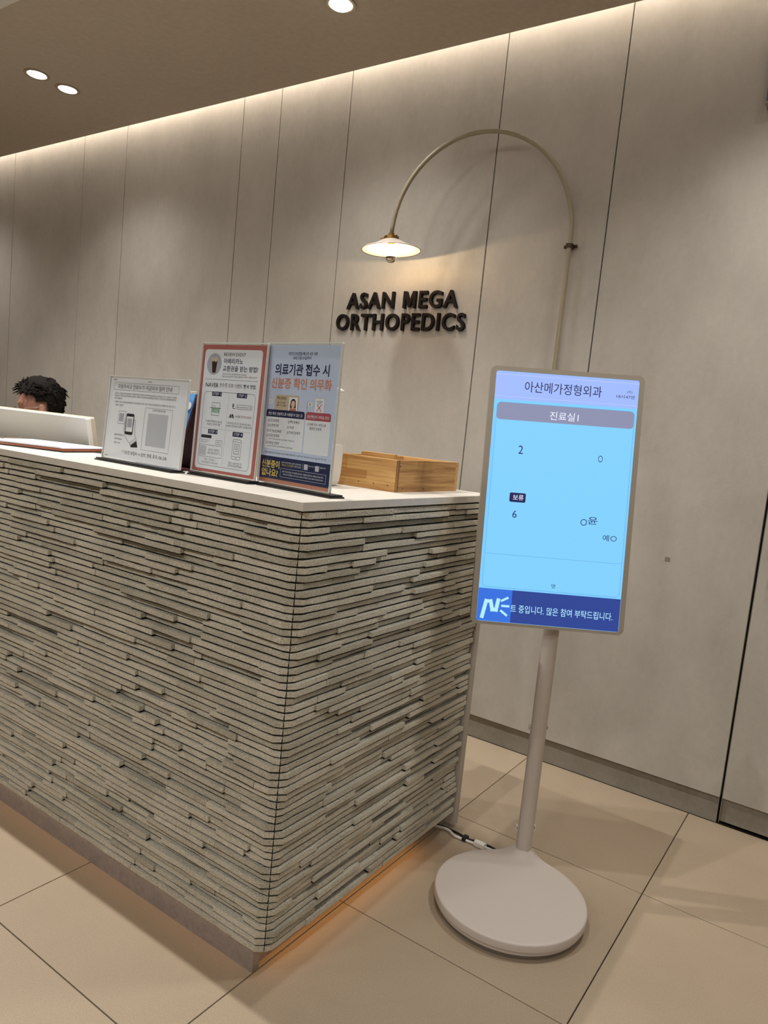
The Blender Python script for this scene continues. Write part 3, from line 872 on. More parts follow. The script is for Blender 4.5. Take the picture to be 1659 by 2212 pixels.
tag(obj('wall_sticker', B(-0.5764, -0.5591, YW - 0.0006, YW - 0.0001, 0.862, 0.877), mat('sticker_grey', rgb(128, 122, 116), 0.7)), 'tiny square grey sticker on the wall beside the display stand', 'sticker')
wb = thing('wall_box', (-0.30, YW, 2.345), 'blue-grey metal box fixed high on the wall above the door', 'box')
obj('housing', B(-0.462, -0.16, YW - 0.05, YW - 0.0003, 2.352, 2.56, bev=0.003), mat('blue_grey_metal', rgb(92, 104, 118), 0.4, 0.3), wb)
obj('bottom_rim', B(-0.463, -0.159, YW - 0.052, YW - 0.0003, 2.345, 2.3515), M_METAL, wb)

# ================================================================== DISPLAY STAND
PX, PY = -0.6915, 1.915
DX, DY, DR = -0.644, 1.729, 0.196
st = thing('display_stand', (DX, DY, 0), 'beige portrait information display on a round-footed floor stand', 'display stand')
ang = math.atan2(PY - DY, PX - DX); pd = math.hypot(PX - DX, PY - DY)
def rim(th, grow=0.0):
    d = (th - ang + PI) % (2 * PI) - PI
    return DR + grow + 0.016 * math.exp(-(d / 0.15) ** 2)
NA, NR = 96, 26
bm = bmesh.new()
rings = []
def hgt(x, y, f):
    d = math.hypot(x - PX, y - PY)
    return 0.045 + 0.005 * (1 - f * f) + 0.026 * math.exp(-(max(d - 0.022, 0) / 0.022) ** 1.2)
cv = bm.verts.new((DX, DY, hgt(DX, DY, 0)))
for k in range(1, NR + 1):
    f = k / NR
    ring = []
    for i in range(NA):
        th = 2 * PI * i / NA; r = rim(th) * f
        x, y = DX + r * math.cos(th), DY + r * math.sin(th)
        ring.append(bm.verts.new((x, y, hgt(x, y, f))))
    rings.append(ring)
for f_r, zz in ((0.0015, 0.0440), (0.0028, 0.0412), (0.0034, 0.0262), (-0.0016, 0.0252), (-0.0022, 0.0140), (-0.008, 0.012)):
    rings.append([bm.verts.new((DX + rim(2 * PI * i / NA, f_r) * math.cos(2 * PI * i / NA), DY + rim(2 * PI * i / NA, f_r) * math.sin(2 * PI * i / NA), zz)) for i in range(NA)])
for i in range(NA):
    bm.faces.new((cv, rings[0][i], rings[0][(i + 1) % NA]))
for a, b in zip(rings, rings[1:]):
    for i in range(NA):
        bm.faces.new((a[i], a[(i + 1) % NA], b[(i + 1) % NA], b[i]))
base = auto_smooth(obj('base', bm, M_BEIGE, st), 35)
obj('foot_ring', lathe(bmesh.new(), [(0, 0.0), (0.176, 0.0), (0.188, 0.002), (0.190, 0.0125), (0, 0.0125)], 64, Matrix.Translation((DX, DY, 0))), M_BEIGED, base)
# round post with a flat cable channel on one side
pp = []
for k in range(40):
    a = 2 * PI * k / 40
    r = 0.0235
    d = (a - math.radians(205) + PI) % (2 * PI) - PI
    if abs(d) < 0.55: r = 0.0235 * math.cos(0.55) / math.cos(d)
    pp.append((r * math.cos(a), r * math.sin(a)))
pole = obj('pole', prism(bmesh.new(), Fr((PX, PY, 0), (1, 0, 0), (0, 1, 0)), pp, 0.055, 1.02), M_BEIGE, st)
auto_smooth(pole, 30)
for zc_ in (0.430, 0.130):
    for s_ in (-1, 1):
        cb = bmesh.new()
        c = Vector((PX, PY, zc_)) + RX * (s_ * 0.0245)
        fr = Fr(c, RX, (0, 0, 1))
        ring_prism(cb, fr, rrect(0.006, 0.016, 0.0028, 4), rrect(0.0035, 0.011, 0.0015, 4), -0.005, 0.005)
        obj('cable_clip', cb, M_WHITE, pole)

# display head
DF = Fr((-0.8481, 1.7287, 0.7284), (0.8482, 0.5293, 0.0213), (-0.0673, 0.0678, 0.9954), (0.5254, -0.8457, 0.0932))
def mmf(p): return (p[0] / 1000, p[1] / 1000)
cxs, cys = 0.4076 / 2, 0.6915 / 2
hb = bmesh.new()
prism(hb, DF, rrect(0.4076, 0.6915, 0.016, 8, cxs, cys), -0.026, -0.001)
hf = obj('display_frame', hb, M_FRAME, st)
auto_smooth(hf, 40)
rb = bmesh.new()
OUT, INN = rrect(0.4076, 0.6915, 0.016, 8, cxs, cys), rrect(0.3790, 0.6710, 0.006, 8, 0.2045, 0.3435)
ring_prism(rb, DF, OUT, INN, -0.001, 0.0012)
auto_smooth(obj('bezel', rb, M_FRAME, st), 40)
gb = bmesh.new()
g0 = DF.p(cxs, 0.29, -0.026); g1 = Vector((PX, PY, g0.z))
tube(gb, [g0, g0.lerp(g1, 0.7)], 0.030, 20)
box(gb, PX - 0.028, PX + 0.028, PY - 0.028, PY + 0.028, g0.z - 0.06, g0.z + 0.06, bev=0.010)
obj('hinge', gb, M_BEIGE, st)
def glow(name, r, g, b, s=1.0):
    return mat('screen_' + name, (0.02, 0.02, 0.02, 1), 0.35, spec=0.3, emit=rgb(r, g, b), estr=s * 1.36)
G = {'hdr': glow('header', 158, 184, 250), 'body': glow('body', 124, 204, 255), 'grey': glow('greybar', 138, 142, 172), 'band': glow('band', 40, 66, 146),
     'tile': glow('tile', 52, 112, 222), 'n': glow('navy', 22, 28, 84), 'w': glow('white', 232, 238, 255), 'l': glow('paleblue', 178, 236, 255), 'ln': glow('line', 96, 160, 214), 'lh': glow('hairline', 200, 214, 255), 'card': glow('card', 128, 207, 255)}
disp = obj('display', prism(bmesh.new(), DF, INN, -0.0009, -0.0004), G['body'], st)
def dq(name, p, m, c, r=None):
    if r:
        x0, x1 = (p[0][0] + p[3][0]) / 2000, (p[1][0] + p[2][0]) / 2000
        y1, y0 = (p[0][1] + p[1][1]) / 2000, (p[2][1] + p[3][1]) / 2000
        return obj(name, flat(bmesh.new(), DF, rrect(x1 - x0, y1 - y0, r, 5, (x0 + x1) / 2, (y0 + y1) / 2), c), m, disp)
    return obj(name, flat(bmesh.new(), DF, [mmf(k) for k in p], c), m, disp)
dq('header_panel', [(15.5, 678.4), (393.5, 678.4), (393.5, 604), (15.5, 604)], G['hdr'], -0.0003)
dq('info_card', [(24, 596), (388, 596), (388, 101), (24, 101)], G['card'], -0.0003, 0.012)
dq('room_bar', [(24, 596), (388, 596), (388, 550), (24, 550)], G['grey'], -0.00025, 0.010)
dq('ticker_band', [(15.5, 96), (393.5, 96), (393.5, 8.6), (15.5, 8.6)], G['band'], -0.00025)
dq('ticker_tile', [(15.5, 96), (106, 96), (106, 8.6), (15.5, 8.6)], G['tile'], -0.0002)
dq('status_pill', [(77, 357), (120, 357), (120, 332), (77, 332)], G['n'], -0.00022, 0.004)
lb_ = bmesh.new()
stroke(lb_, DF, rrect(0.364, 0.495, 0.012, 6, 0.206, 0.3485), 0.0009, -0.0002, True)
stroke(lb_, DF, [(0.024, 0.190), (0.388, 0.190)], 0.0009, -0.0002)
obj('card_lines', lb_, G['ln'], disp)
lb_ = bmesh.new()
stroke(lb_, DF, [(0.0155, 0.670), (0.3935, 0.670)], 0.0008, -0.0002)
stroke(lb_, DF, [(0.0155, 0.612), (0.3935, 0.612)], 0.0008, -0.0002)
obj('header_lines', lb_, G['lh'], disp)
# pale emblem on the blue tile: a figure with rays
eb = bmesh.new()
for p0, p1, w in (((30, 20), (38, 62), 0.010), ((38, 62), (50, 62), 0.009), ((50, 62), (56, 40), 0.010), ((56, 40), (66, 40), 0.010), ((66, 40), (70, 66), 0.010), ((80, 66), (94, 74), 0.006), ((82, 52), (98, 52), 0.006), ((80, 38), (94, 28), 0.006)):
    stroke(eb, DF, [mmf(p0), mmf(p1)], w, -0.0001)
obj('emblem', eb, G['l'], disp)
for t in LAY_4:
    bm = bmesh.new()
    put_text(bm, DF, t[0], t[1] / 1000, t[2] / 1000, t[3] / 1000, t[4] / 1000, -0.00012, t[6] * 0.4 + (0.3 if t[0][0] == '아' else 0), 3)
    obj('lettering', bm, G[t[5]], disp)

# cables on the floor between counter and stand
pc = thing('power_cable', (-0.96, 1.945, 0), 'white power cable with a ferrite core running from counter to stand', 'cable')
wp = smooth_path([(-1.02, 1.925, 0.0045), (-0.985, 1.939, 0.0045), (-0.945, 1.940, 0.0075), (-0.915, 1.928, 0.0055), (-0.865, 1.932, 0.005), (-0.815, 1.934, 0.0075), (-0.78, 1.936, 0.006), (-0.735, 1.93, 0.0045)], 8)
obj('cord', tube(bmesh.new(), wp, 0.0042, 10), M_WHITE, pc, smooth=True)
fr = Fr((-0.832, 1.934, 0.0092), (0, 1, 0), (0, 0, 1), (1, 0.02, 0.0))
obj('ferrite_core', prism(bmesh.new(), fr, rrect(0.019, 0.0178, 0.005, 5), -0.017, 0.017), M_WHITE, pc)
bk = thing('black_cable', (-0.9, 1.95, 0), 'thin black cable strapped alongside the white power cable', 'cable')
kp = smooth_path([(-1.02, 1.938, 0.0035), (-0.97, 1.952, 0.0035), (-0.915, 1.950, 0.004), (-0.878, 1.943, 0.0045), (-0.835, 1.953, 0.0045), (-0.79, 1.950, 0.0045), (-0.757, 1.936, 0.003), (-0.735, 1.925, 0.003)], 8)
obj('cord', tube(bmesh.new(), kp, 0.0034, 8), M_RUBBER, bk, smooth=True)
obj('strap', prism(bmesh.new(), Fr((-0.884, 1.937, 0.0072), (0, 1, 0), (0, 0, 1), (1, 0, 0)), rrect(0.026, 0.0142, 0.006, 4), -0.006, 0.006), M_RUBBER, bk)
obj('strap_end', tube(bmesh.new(), [(-0.765, 1.942, 0.003), (-0.762, 1.946, 0.010), (-0.763, 1.946, 0.017)], 0.0026, 6), M_RUBBER, bk)

# ================================================================== NOTICES ON THE WORKTOP
def notice(fr, w, h, sheet, name_label, bl, br, sheet_mat):
    c = fr.p(w / 2, 0)
    t = thing('notice_stand', (c.x, c.y, ZT), name_label, 'notice stand', 'acrylic notice stands on the worktop')
    hz = Vector((fr.n.x, fr.n.y, 0)).normalized()
    bfr = Fr((c.x, c.y, ZT), (fr.r.x, fr.r.y, 0), -hz, (0, 0, 1))
    bb_ = bmesh.new()
    prism(bb_, bfr, [(-bl, -0.016), (br, -0.016), (br, 0.030), (-bl, 0.030)], 0.0, 0.0035)
    prism(bb_, bfr, [(-bl, -0.012), (br, -0.012), (br, 0.024), (-bl, 0.024)], 0.0042, 0.0075)
    obj('base', bb_, M_BLACK, t)
    ac = bmesh.new()
    prism(ac, fr, rrect(w, h - 0.008, 0.002, 2, w / 2, h / 2 + 0.004), 0.0008, 0.0026)
    obj('acrylic_front', ac, M_ACR, t)
    ac = bmesh.new()
    prism(ac, fr, rrect(w, h - 0.008, 0.002, 2, w / 2, h / 2 + 0.004), -0.0036, -0.0012)
    obj('acrylic_back', ac, M_ACR, t)
    eb = bmesh.new()
    ring_prism(eb, fr, rrect(w + 0.0015, h - 0.0065, 0.002, 2, w / 2, h / 2 + 0.004), rrect(w - 0.002, h - 0.010, 0.002, 2, w / 2, h / 2 + 0.004), -0.0036, 0.0026)
    obj('polished_edge', eb, M_EDGE, t)
    x0, x1, y0, y1 = sheet
    s = obj('sheet', prism(bmesh.new(), fr, [(x0, y0), (x1, y0), (x1, y1), (x0, y1)], -0.0010, -0.0004), sheet_mat, t)
    return t, s
M_EDGE = mat('acrylic_edge', rgb(212, 212, 208), 0.25, spec=0.6)
def quad(p):
    x0, x1 = (p[0][0] + p[3][0]) / 2000, (p[1][0] + p[2][0]) / 2000
    y1, y0 = (p[0][1] + p[1][1]) / 2000, (p[2][1] + p[3][1]) / 2000
    return x0, x1, y0, y1
def rq(p, r=0.002, seg=4):
    x0, x1, y0, y1 = quad(p)
    return rrect(x1 - x0, y1 - y0, r, seg, (x0 + x1) / 2, (y0 + y1) / 2)
C1, C2, C3 = -0.00030, -0.00020, -0.00010
class Ink:
    """collects printed shapes by colour, then links one mesh for each colour and kind"""
    def __init__(s, fr, sheet): s.fr, s.sheet, s.d = fr, sheet, {}
    def bm(s, name, col):
        return s.d.setdefault((name, col), bmesh.new())
    def fill(s, name, col, pts, c=C1): flat(s.bm(name, col), s.fr, pts, c)
    def line(s, name, col, pts, w, c=C2, closed=False): stroke(s.bm(name, col), s.fr, pts, w, c, closed)
    def text(s, lay, bold=1.0):
        for t in lay:
            h_ = t[4] / 1000
            if t[0] == 'V':                      # ticked box
                cx_, cy_ = (t[1] + t[2]) / 2000, t[3] / 1000
                s.line('tick_box', t[5], rrect(0.0050, 0.0050, 0.0004, 1, cx_, cy_), 0.0005, C3, True)
                s.line('tick_box', t[5], [(cx_ - 0.0016, cy_), (cx_ - 0.0004, cy_ - 0.0013), (cx_ + 0.0018, cy_ + 0.0016)], 0.0006, C3)
                continue
            put_text(s.d.setdefault(('lettering', t[5], len(s.d)), bmesh.new()), s.fr, t[0], t[1] / 1000, t[2] / 1000, t[3] / 1000, h_, C3, t[6] * bold, 3 if h_ > 0.012 else 1)
    def done(s):
        for key, b in s.d.items():
            obj(key[0], b, INK[key[1]], s.sheet)
def circle(cx, cy, rx, ry=None, n=28):
    ry = ry or rx
    return [(cx + rx * math.cos(2 * PI * k / n), cy + ry * math.sin(2 * PI * k / n)) for k in range(n)]

# ---- notice 1: white landscape sheet
F1 = Fr((-1.8006, 1.2407, 1.0580), (0.999, -0.0453, 0.0), (0.0028, 0.0611, 0.9981), (-0.0452, -0.9971, 0.0612))
n1, sh1 = notice(F1, 0.3469, 0.2351, (0.004, 0.3435, 0.010, 0.2300), 'low wide notice stand holding a white sheet with black Korean text', 0.185, 0.158, M_PAPER)
I = Ink(F1, sh1)
b1 = BOX_1
I.line('printed_frame', 'k', rq(b1['title'], 0.0006, 2), 0.0007, closed=True)
I.line('printed_frame', 'k', rq(b1['qr'], 0.0006, 2), 0.0007, closed=True)
I.fill('code_patch', 'v', rq([(190, 142), (276, 142), (276, 56), (190, 56)], 0.001, 2))
# hand holding a phone in front of a small card
I.line('phone_drawing', 'k', rrect(0.034, 0.034, 0.001, 2, 0.073, 0.1235), 0.0008, closed=True)
I.fill('phone_drawing_grey', 'q', rrect(0.022, 0.022, 0.001, 2, 0.071, 0.1235))
I.fill('phone_drawing', 'k', rrect(0.036, 0.057, 0.005, 5, 0.1115, 0.1075), C2)
I.fill('phone_screen', 'w', rrect(0.030, 0.041, 0.0012, 3, 0.1115, 0.1075), C3)
I.fill('phone_screen_patch', 'q', rrect(0.021, 0.024, 0.001, 2, 0.1115, 0.1110), C3 + 0.00003)
for k in range(4):
    I.line('hand_drawing', 'k', circle(0.0925, 0.1145 - 0.0085 * k, 0.0055, 0.0042, 14), 0.0008, C3, True)
I.line('hand_drawing', 'k', [(0.0905, 0.0835), (0.098, 0.072), (0.113, 0.061), (0.1215, 0.056)], 0.0009, C3)
I.line('hand_drawing', 'k', [(0.1295, 0.104), (0.133, 0.122), (0.137, 0.117), (0.1385, 0.094), (0.1415, 0.080), (0.1485, 0.0715)], 0.0009, C3)
I.line('hand_drawing', 'k', [(0.1215, 0.0575), (0.1475, 0.0725), (0.1505, 0.0675), (0.1235, 0.0520), (0.1215, 0.0575)], 0.0009, C3)
I.fill('sleeve_drawing', 'k', [(0.1250, 0.0505), (0.1512, 0.0655), (0.1585, 0.0480), (0.1290, 0.0460)], C2)
I.text(LAY_1)
I.line('corner_mark', 'k', [(0.0135, 0.2255), (0.032, 0.2255)], 0.0014)
I.line('corner_mark', 'k', [(0.174, 0.2245), (0.189, 0.2245)], 0.0014)
I.line('corner_mark', 'k', [(0.013, 0.0155), (0.025, 0.0155)], 0.0014)
I.done()

# ---- notice 2: coral framed review event
F2 = Fr((-1.4605, 1.2674, 1.0587), (0.9996, -0.0271, 0.0), (0.0009, 0.0349, 0.9994), (-0.0271, -0.999, 0.0349))
n2, sh2 = notice(F2, 0.2336, 0.3328, (0.003, 0.2306, 0.010, 0.3285), 'tall notice stand with a coral-framed review event poster', 0.112, 0.109, INK['o'])
I = Ink(F2, sh2)
b2 = BOX_2
I.fill('poster_panel', 'p', rrect(0.2055, 0.2995, 0.009, 6, 0.1150, 0.1672), C1)
I.fill('drink_backdrop', 'q', circle(0.0492, 0.2806, 0.0270, 0.0268, 36), C2)
I.fill('drink_cup', 'd', [(0.0395, 0.2890), (0.0600, 0.2890), (0.0568, 0.2602), (0.0545, 0.2588), (0.0465, 0.2588), (0.0440, 0.2602)], C3)
I.fill('drink_ice', 't', [(0.0380, 0.2960), (0.0435, 0.2985), (0.0490, 0.2960), (0.0550, 0.2985), (0.0612, 0.2955), (0.0600, 0.2890), (0.0540, 0.2850), (0.0480, 0.2885), (0.0430, 0.2855), (0.0395, 0.2890)], C3 + 0.00003)
I.line('poster_rule', 'k', [(0.0208, 0.2427), (0.2089, 0.2427)], 0.0007)
I.line('poster_frame', 'n', rrect(0.1845, 0.1850, 0.010, 6, 0.1150, 0.1190), 0.0008, closed=True)
I.line('poster_rule', 'q', [(0.1140, 0.2070), (0.1140, 0.0316)], 0.0007)
I.line('poster_rule', 'q', [(0.0255, 0.1196), (0.2014, 0.1196)], 0.0007)
for k in ('st1', 'st2', 'st3', 'st4'):
    I.fill('step_tag', 'n', rq(b2[k], 0.0004, 1), C2)
I.line('receipt_drawing', 'k', [(0.0560, 0.1545), (0.0560, 0.1850), (0.0850, 0.1850), (0.0850, 0.1545)], 0.0009)
I.line('receipt_drawing', 'k', [(0.0560 + 0.0029 * k, 0.1545 if k % 2 == 0 else 0.1520) for k in range(11)], 0.0009)
I.fill('receipt_scan', 'e', [(0.0565, 0.1595), (0.0845, 0.1595), (0.0845, 0.1715), (0.0565, 0.1715)], C1 + 0.00004)
I.line('receipt_drawing', 'g', [(0.0497, 0.1716), (0.0887, 0.1716)], 0.0013)
I.line('receipt_drawing', 'k', [(0.061, 0.1765), (0.069, 0.1765)], 0.0010)
I.line('receipt_drawing', 'k', [(0.061, 0.1672), (0.066, 0.1672)], 0.0010)
I.line('search_pill', 'k', rrect(0.0555, 0.0104, 0.0050, 6, 0.1722, 0.1788), 0.0008, closed=True)
I.line('search_pill', 'k', circle(0.1935, 0.1788, 0.0021, n=14), 0.0007, closed=True)
I.line('search_pill', 'k', [(0.1950, 0.1773), (0.1965, 0.1758)], 0.0008)
I.fill('map_pin', 'g', circle(0.1330, 0.1825, 0.0036, n=18), C2)
I.fill('map_pin', 'g', [(0.1300, 0.1808), (0.1360, 0.1808), (0.1330, 0.1750)], C2 + 0.00002)
I.fill('map_pin_dot', 'w', circle(0.1330, 0.1828, 0.0014, n=12), C3)
I.line('map_pin', 'n', [(0.1330, 0.1745), (0.1400, 0.1745)], 0.0016)
I.line('clinic_logo', 'k', [(0.1225, 0.1515), (0.1270, 0.1590), (0.1275, 0.1515)], 0.0024)
I.line('clinic_logo', 'n', [(0.1285, 0.1515), (0.1325, 0.1590), (0.1345, 0.1515)], 0.0024)
I.line('clinic_logo', 'k', [(0.1345, 0.1590), (0.1385, 0.1515)], 0.0024)
I.fill('dark_strip', 'k', rq(b2['bar'], 0.0008, 2), C2)
I.line('review_pill', 'k', rrect(0.0245, 0.0100, 0.0030, 4, 0.0945, 0.0869), 0.0007, closed=True)
I.line('code_box', 'k', rrect(0.0840, 0.0298, 0.0040, 4, 0.0660, 0.0628), 0.0008, closed=True)
I.fill('code_patch', 'v', rrect(0.0240, 0.0240, 0.0008, 2, 0.0385, 0.0628), C2)
I.line('handset_drawing', 'k', rrect(0.0300, 0.0487, 0.0040, 5, 0.1601, 0.0750), 0.0009, closed=True)
I.line('handset_drawing', 'k', [(0.1455, 0.0935), (0.1747, 0.0935)], 0.0008)
I.line('handset_drawing', 'k', [(0.1455, 0.0575), (0.1747, 0.0575)], 0.0008)
I.line('handset_drawing', 'k', circle(0.1601, 0.0540, 0.0018, n=12), 0.0007, closed=True)
I.line('handset_drawing', 'k', [(0.1510, 0.0655), (0.1510, 0.0880), (0.1692, 0.0880), (0.1692, 0.0655)], 0.0009)
I.line('handset_drawing', 'k', [(0.1510 + 0.00228 * k, 0.0655 if k % 2 == 0 else 0.0635) for k in range(9)], 0.0009)
for k in range(4):
    I.line('handset_drawing', 'k', [(0.1550, 0.0835 - 0.0042 * k), (0.1650, 0.0835 - 0.0042 * k)], 0.0009)
I.text(LAY_2)
I.done()

# ---- notice 3: pale blue identity-card poster
F3 = Fr((-1.2364, 1.2826, 1.0583), (0.9945, -0.1052, 0.0), (0.0002, 0.0017, 1.0), (-0.1052, -0.9944, 0.0017))
n3, sh3 = notice(F3, 0.2450, 0.3357, (0.003, 0.2395, 0.008, 0.3315), 'tall notice stand with a pale blue identity-card poster and navy band', 0.108, 0.140, INK['b'])
I = Ink(F3, sh3)
b3 = BOX_3
I.fill('navy_band', 'n', [(0.003, 0.0180), (0.2395, 0.0180), (0.2395, 0.0710), (0.003, 0.0710)], C1)
I.fill('coral_band', 'u', [(0.003, 0.008), (0.2395, 0.008), (0.2395, 0.0180), (0.003, 0.0180)], C1)
I.fill('list_panel', 'p', rq([(10.7, 170), (143.5, 170), (143.5, 88.5), (10.7, 88.5)], 0.005), C1)
I.fill('list_panel', 'p', rq([(147.5, 170), (228.3, 170), (228.3, 87.5), (147.5, 87.5)], 0.005), C1)
def tabshape(x0, x1, y0, y1, r):
    return [(x0, y0), (x1, y0)] + [(x1 - r + r * math.cos(a), y1 - r + r * math.sin(a)) for a in [PI / 2 * k / 6 for k in range(7)]] + [(x0 + r + r * math.cos(a), y1 - r + r * math.sin(a)) for a in [PI / 2 + PI / 2 * k / 6 for k in range(7)]]
I.fill('list_tab', 'n', tabshape(0.0107, 0.1435, 0.1640, 0.1812, 0.006), C2)
I.fill('list_tab', 'm', tabshape(0.1475, 0.2280, 0.1634, 0.1817, 0.006), C2)
I.fill('identity_card', 't', tabshape(0.0390, 0.1205, 0.1812, 0.2162, 0.004), C2)
I.fill('portrait_backdrop', 'p', [(0.0872, 0.1812), (0.1160, 0.1812), (0.1160, 0.2120), (0.0872, 0.2120)], C2 + 0.00003)
I.fill('portrait_hair', 'k', circle(0.1016, 0.1990, 0.0090, 0.0100), C2 + 0.00005)
I.fill('portrait_hair', 'k', [(0.0926, 0.1990), (0.1106, 0.1990), (0.1120, 0.1880), (0.0912, 0.1880)], C2 + 0.00005)
I.fill('portrait_shirt', 'u', tabshape(0.0905, 0.1130, 0.1812, 0.1875, 0.004), C2 + 0.00006)
I.fill('portrait_face', 's', circle(0.1018, 0.1965, 0.0066, 0.0080), C3)
I.fill('portrait_face', 's', [(0.0990, 0.1850), (0.1046, 0.1850), (0.1046, 0.1900), (0.0990, 0.1900)], C3)
for dx in (-0.0026, 0.0028):
    I.line('portrait_features', 'k', [(0.1018 + dx - 0.001, 0.1972), (0.1018 + dx + 0.001, 0.1972)], 0.0007, C3 + 0.00003)
I.line('portrait_features', 'r', [(0.1006, 0.1925), (0.1030, 0.1925)], 0.0007, C3 + 0.00003)
I.fill('mark_box', 'w', rq(b3['obox'], 0.0005, 1), C2)
I.fill('mark_box', 'w', rq(b3['xbox'], 0.0005, 1), C2)
I.line('mark_rule', 'k', [(0.0140, 0.2065), (0.0140, 0.1812)], 0.0006)
I.line('mark_rule', 'k', [(0.1492, 0.2060), (0.1492, 0.1817)], 0.0006)
I.fill('phone_picture', 'p', rrect(0.0310, 0.0400, 0.003, 4, 0.1882, 0.1940), C1 + 0.00003)
I.line('phone_picture', 'q', rrect(0.0310, 0.0400, 0.003, 4, 0.1882, 0.1940), 0.0008, C1 + 0.00005, True)
I.line('cross', 'r', [(0.1810, 0.1850), (0.1955, 0.2000)], 0.0016, C3)
I.line('cross', 'r', [(0.1955, 0.1850), (0.1810, 0.2000)], 0.0016, C3)
I.line('band_frame', 'w', rq(b3['nbox'], 0.0004, 1), 0.0005, closed=True)
I.line('band_frame', 'w', [(0.1512, 0.0636), (0.1518, 0.0494)], 0.0005)
I.fill('code_patch', 'v', rrect(0.0125, 0.0125, 0.0005, 1, 0.1620, 0.0570), C2)
I.fill('code_patch', 'v', rrect(0.0125, 0.0125, 0.0005, 1, 0.1985, 0.0570), C2)
I.text(LAY_3)
I.done()

# ================================================================== DESK CALENDAR (behind the white notice)
cal = thing('desk_calendar', (-1.60, 1.40, ZT), 'blue and maroon spiral desk calendar standing behind the white notice', 'calendar')
cx0, cx1 = -1.70, -1.532
ytop, zt_ = 1.335, 1.262
M_CBLUE = mat('calendar_blue', rgb(84, 146, 206), 0.5); M_MAROON = mat('calendar_maroon', rgb(78, 22, 34), 0.6)
def slab(p, q, x0, x1, th):
    p, q = Vector(p), Vector(q)
    d = (q - p); nrm = Vector((0, -d.z, d.y)).normalized() * th
    bm = bmesh.new()
    vs = [bm.verts.new((x, w.y, w.z)) for x in (x0, x1) for w in (p, q, q + nrm, p + nrm)]
    for f in ((0, 1, 2, 3), (7, 6, 5, 4), (0, 4, 5, 1), (1, 5, 6, 2), (2, 6, 7, 3), (3, 7, 4, 0)): bm.faces.new([vs[i] for i in f])
    return bm
obj('front_board', slab((0, 1.278, ZT + 0.001), (0, ytop, zt_), cx0, cx1, 0.002), M_MAROON, cal)
obj('pages', slab((0, 1.2790, ZT + 0.012), (0, ytop - 0.0020, zt_), cx0 + 0.003, cx1 - 0.003, 0.0035), M_CBLUE, cal)
obj('back_board', slab((0, 1.384, ZT + 0.001), (0, ytop + 0.004, zt_), cx0, cx1, -0.002), M_MAROON, cal)
obj('floor_board', B(cx0, cx1, 1.280, 1.383, ZT + 0.0002, ZT + 0.002), M_MAROON, cal)
pgc = [c for c in cal.children if c.name.startswith('pages')][0]
obj('printed_disc', flat(bmesh.new(), Fr((cx1 - 0.014, 1.3215, 1.228), (1, 0, 0), (0, ytop - 1.2790, zt_ - ZT - 0.012)), circle(0, 0, 0.012), 0.0045), INK['p'], pgc)
sp = bmesh.new()
for k in range(16):
    xx = cx0 + 0.010 + k * (cx1 - cx0 - 0.020) / 15
    tube(sp, [(xx, ytop + 0.0015 + 0.0065 * math.cos(a), zt_ + 0.001 + 0.0065 * math.sin(a)) for a in [2 * PI * j / 12 for j in range(13)]], 0.0009, 5, cap=False)
obj('spiral_binding', sp, M_WHITE, cal)

# ================================================================== WHITE POT AND PUMP BOTTLE (behind the blue poster)
pot = thing('white_pot', (-1.224, 1.503, ZT), 'white rounded square pot between the blue poster and wooden box', 'pot')
pf = Fr((-1.224, 1.503, ZT), (1, 0, 0), (0, 1, 0), (0, 0, 1))
bm = bmesh.new()
levels_ = [(0.060, 0.0), (0.074, 0.004), (0.082, 0.014), (0.086, 0.040), (0.088, 0.108), (0.088, 0.110)]
rr = [[bm.verts.new(pf.p(x, y, z)) for x, y in rrect(s, s, 0.016, 6)] for s, z in levels_]
rr += [[bm.verts.new(pf.p(x, y, z)) for x, y in rrect(s, s, 0.013, 6)] for s, z in ((0.080, 0.110), (0.078, 0.020))]
bm.faces.new(rr[0]); bm.faces.new(rr[-1])
for a, b in zip(rr, rr[1:]):
    for i in range(len(a)): bm.faces.new((a[i], a[(i + 1) % len(a)], b[(i + 1) % len(b)], b[i]))
auto_smooth(obj('body', bm, M_WHITE, pot), 50)
pb = thing('pump_bottle', (-1.292, 1.592, ZT), 'white pump dispenser bottle mostly hidden behind the blue poster', 'bottle')
PBX, PBY = -1.292, 1.592
auto_smooth(obj('body', lathe(bmesh.new(), [(0, 0), (0.028, 0), (0.031, 0.003), (0.031, 0.150), (0.028, 0.165), (0.014, 0.172), (0.014, 0.180), (0, 0.180)], 32, Matrix.Translation((PBX, PBY, ZT))), M_WHITE, pb))
ph = obj('pump_head', lathe(bmesh.new(), [(0.017, 0.176), (0.017, 0.195), (0.006, 0.197), (0.006, 0.248), (0.015, 0.250), (0.015, 0.260), (0.012, 0.264), (0, 0.264)], 24, Matrix.Translation((PBX, PBY, ZT))), M_WHITE, pb)
auto_smooth(ph)
obj('nozzle', tube(bmesh.new(), [(PBX, PBY, ZT + 0.258), (PBX + 0.034, PBY, ZT + 0.258), (PBX + 0.052, PBY, ZT + 0.254)], [0.0075, 0.0065, 0.0035], 12), M_WHITE, ph, smooth=True)

